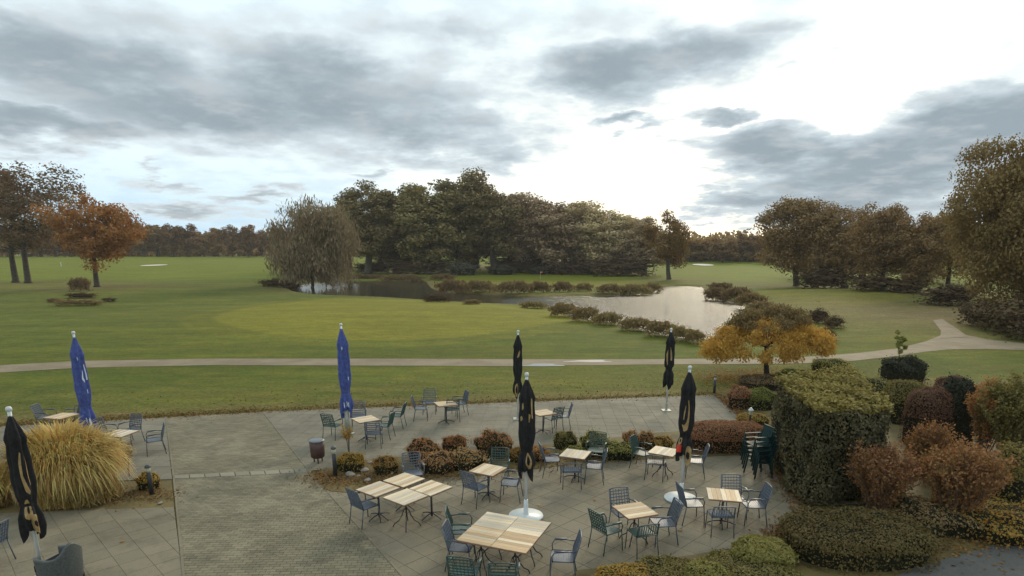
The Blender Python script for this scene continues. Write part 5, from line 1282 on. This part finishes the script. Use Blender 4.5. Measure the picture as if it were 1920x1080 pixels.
make_parasol((1249, 771), 616, 722, 'black', .20, 'far right black parasol on a pale pole at the lawn side of the upper terrace', [('printed_letter', 'gold', [(-30, .36), (-36, .44), (-30, .54), (-22, .62)], [8, 22, 18, 12]), ('printed_letter', 'gold', [(10, .30), (22, .40), (26, .54)], [6, 18, 14])], False, seed=3, tie=.70)
make_parasol((971, 787), 620, 738, 'black', .18, 'far middle black parasol standing behind the nearest one', [('printed_letter', 'gold', [(24, .30), (8, .36), (-14, .40)], [10, 18, 8]), ring(-16, .90, 16, 9)], False, seed=4)
make_parasol((84, 1097), 764, 996, 'black', .185, 'black parasol with gold print at the lower left edge', [('printed_letter', 'gold', [(10, .33), (-2, .42), (-4, .52), (8, .62), (22, .66)], [6, 16, 14, 18, 8]), ('printed_letter', 'gold', [(34, .36), (30, .48), (34, .60)], [4, 10, 6]), ring(-6, .80, 16, 14), ring(20, .92, 15, 14)], True, seed=5)
wm_ = lambda: [('printed_mark', 'white_print', [(-20, .88), (-16, .92), (-22, .95)], [8, 12, 10]), ('printed_mark', 'white_print', [(8, .87), (14, .91), (8, .95)], [10, 12, 8]), ('printed_mark', 'white_print', [(26, .88), (24, .94)], [8, 12]), ('printed_mark', 'white_print', [(-8, .24), (-4, .27)], [8, 10]), ('printed_mark', 'white_print', [(46, .32), (48, .48)], [4, 8]), ('printed_mark', 'white_print', [(36, .58), (38, .62)], [8, 5])]
make_parasol((653, 815), 607, 772, 'blue', .215, 'royal blue parasol with white marks in the middle, near the bin', wm_(), False, seed=6, sleeve=True)
make_parasol((176, 846), 622, 803, 'blue', .21, 'royal blue parasol on the left behind the straw-coloured grass', wm_() + [('printed_mark', 'white_print', [(20, .38), (10, .46), (30, .50)], [6, 10, 6])], False, seed=7, sleeve=True)

# bollard lights, bin, lantern, flagstick
def bollard(px, py, top, label, glass=True):
    P = Vector((*flat(px, py), .03)); h = z_at(P, top) - P.z; t = empty('bollard_light', P); tag(t, label, 'bollard', 'bollard lights'); r_ = .055
    mb = MB(); mb.lathe([(r_, 0), (r_, h * .74), (r_ * .9, h * .745)], 16); mb.build('post', M['dark_metal'], t, True)
    mb = MB(); mb.lathe([(r_ * .82, h * .745), (r_ * 1.0, h * .80), (r_ * .95, h * .90)], 16); mb.build('lens', M['cream'], t, True)
    mb = MB(); mb.lathe([(r_ * 1.35, h * .90), (r_ * 1.4, h * .93), (r_ * 1.0, h * .985), (.001, h)], 16); mb.build('cap', M['rattan'], t, True)
bollard(629, 894, 836, 'black bollard light at the left end of the planted strip')
bollard(285, 928, 871, 'black bollard light in the left bed by the walk')
bollard(1339, 738, 704, 'black bollard light on the grass behind the upper terrace')
def bin_():
    P = Vector((*flat(597, 868), .022)); h = z_at(P, 824) - P.z; t = empty('litter_bin', P); tag(t, 'brown litter bin with grey lid beside the walk', 'bin')
    mb = MB(); mb.lathe([(.17, .16), (.20, .2), (.215, h * .92), (.19, h * .93)], 20); mb.build('body', M['bin'], t, True)
    mb = MB(); mb.lathe([(.225, h * .93), (.225, h * .97), (.19, h)], 20); mb.build('lid', M['bin_lid'], t, True)
    for k in range(3): a = k * 2.1 + .8; mb = MB(); mb.tube([(.13 * math.cos(a), .13 * math.sin(a), 0), (.13 * math.cos(a), .13 * math.sin(a), .18)], .02); mb.build('leg', M['dark_metal'], t)
bin_()
P = Vector((*flat(1405, 800), .03)); t = empty('garden_lantern', P); tag(t, 'small pale garden lantern beside the rust hedge', 'lantern')
mb = MB(); mb.lathe([(.05, 0), (.03, .05), (.03, .42)], 10); mb.build('post', M['dark_metal'], t); mb = MB(); mb.lathe([(.06, .42), (.075, .58)], 10); mb.build('lens', M['cream'], t); mb = MB(); mb.lathe([(.10, .58), (.02, .68)], 10); mb.build('cap', M['white_metal'], t)
P = ground_at(1013, 524); t = empty('flagstick', P); tag(t, 'tiny orange flag on the island green', 'flag'); s = 1 / px_m(P)
mb = MB(); mb.tube([(0, 0, 0), (0, 0, 2.0)], .03, 6); mb.build('pole', M['white_metal'], t); mb = MB(); mb.box((.26, 0, 1.8), (.52, .03, .36)); mb.build('flag', M['flag'], t)
P = ground_at(115, 500); t = empty('distance_marker', P); tag(t, 'small white marker post on the far left fairway', 'marker'); mb = MB(); mb.tube([(0, 0, 0), (0, 0, 1.3)], .12, 8); mb.lathe([(.2, 1.25), (.14, 1.5)], 8); mb.build('post', M['white_metal'], t)

# ------------------------------------------------------------------ thin late-autumn haze
HAZE = 0.0002
if HAZE > 0:
    mb = MB(); x0, x1, y0, y1, z0, z1 = -3620, 3620, -3620, 3620, -2.4, 40
    mb.box(((x0 + x1) / 2, (y0 + y1) / 2, (z0 + z1) / 2), (x1 - x0, y1 - y0, z1 - z0))
    hm = bpy.data.materials.new('haze'); hm.use_nodes = True; nt = hm.node_tree; nt.nodes.clear(); o_ = nt.nodes.new('ShaderNodeOutputMaterial'); v_ = nt.nodes.new('ShaderNodeVolumePrincipled')
    v_.inputs['Density'].default_value = HAZE; v_.inputs['Color'].default_value = (.95, .93, .88, 1); nt.links.new(v_.outputs[0], o_.inputs['Volume'])
    tag(mb.build('haze', hm), 'thin pale haze over the golf course', kind='stuff')
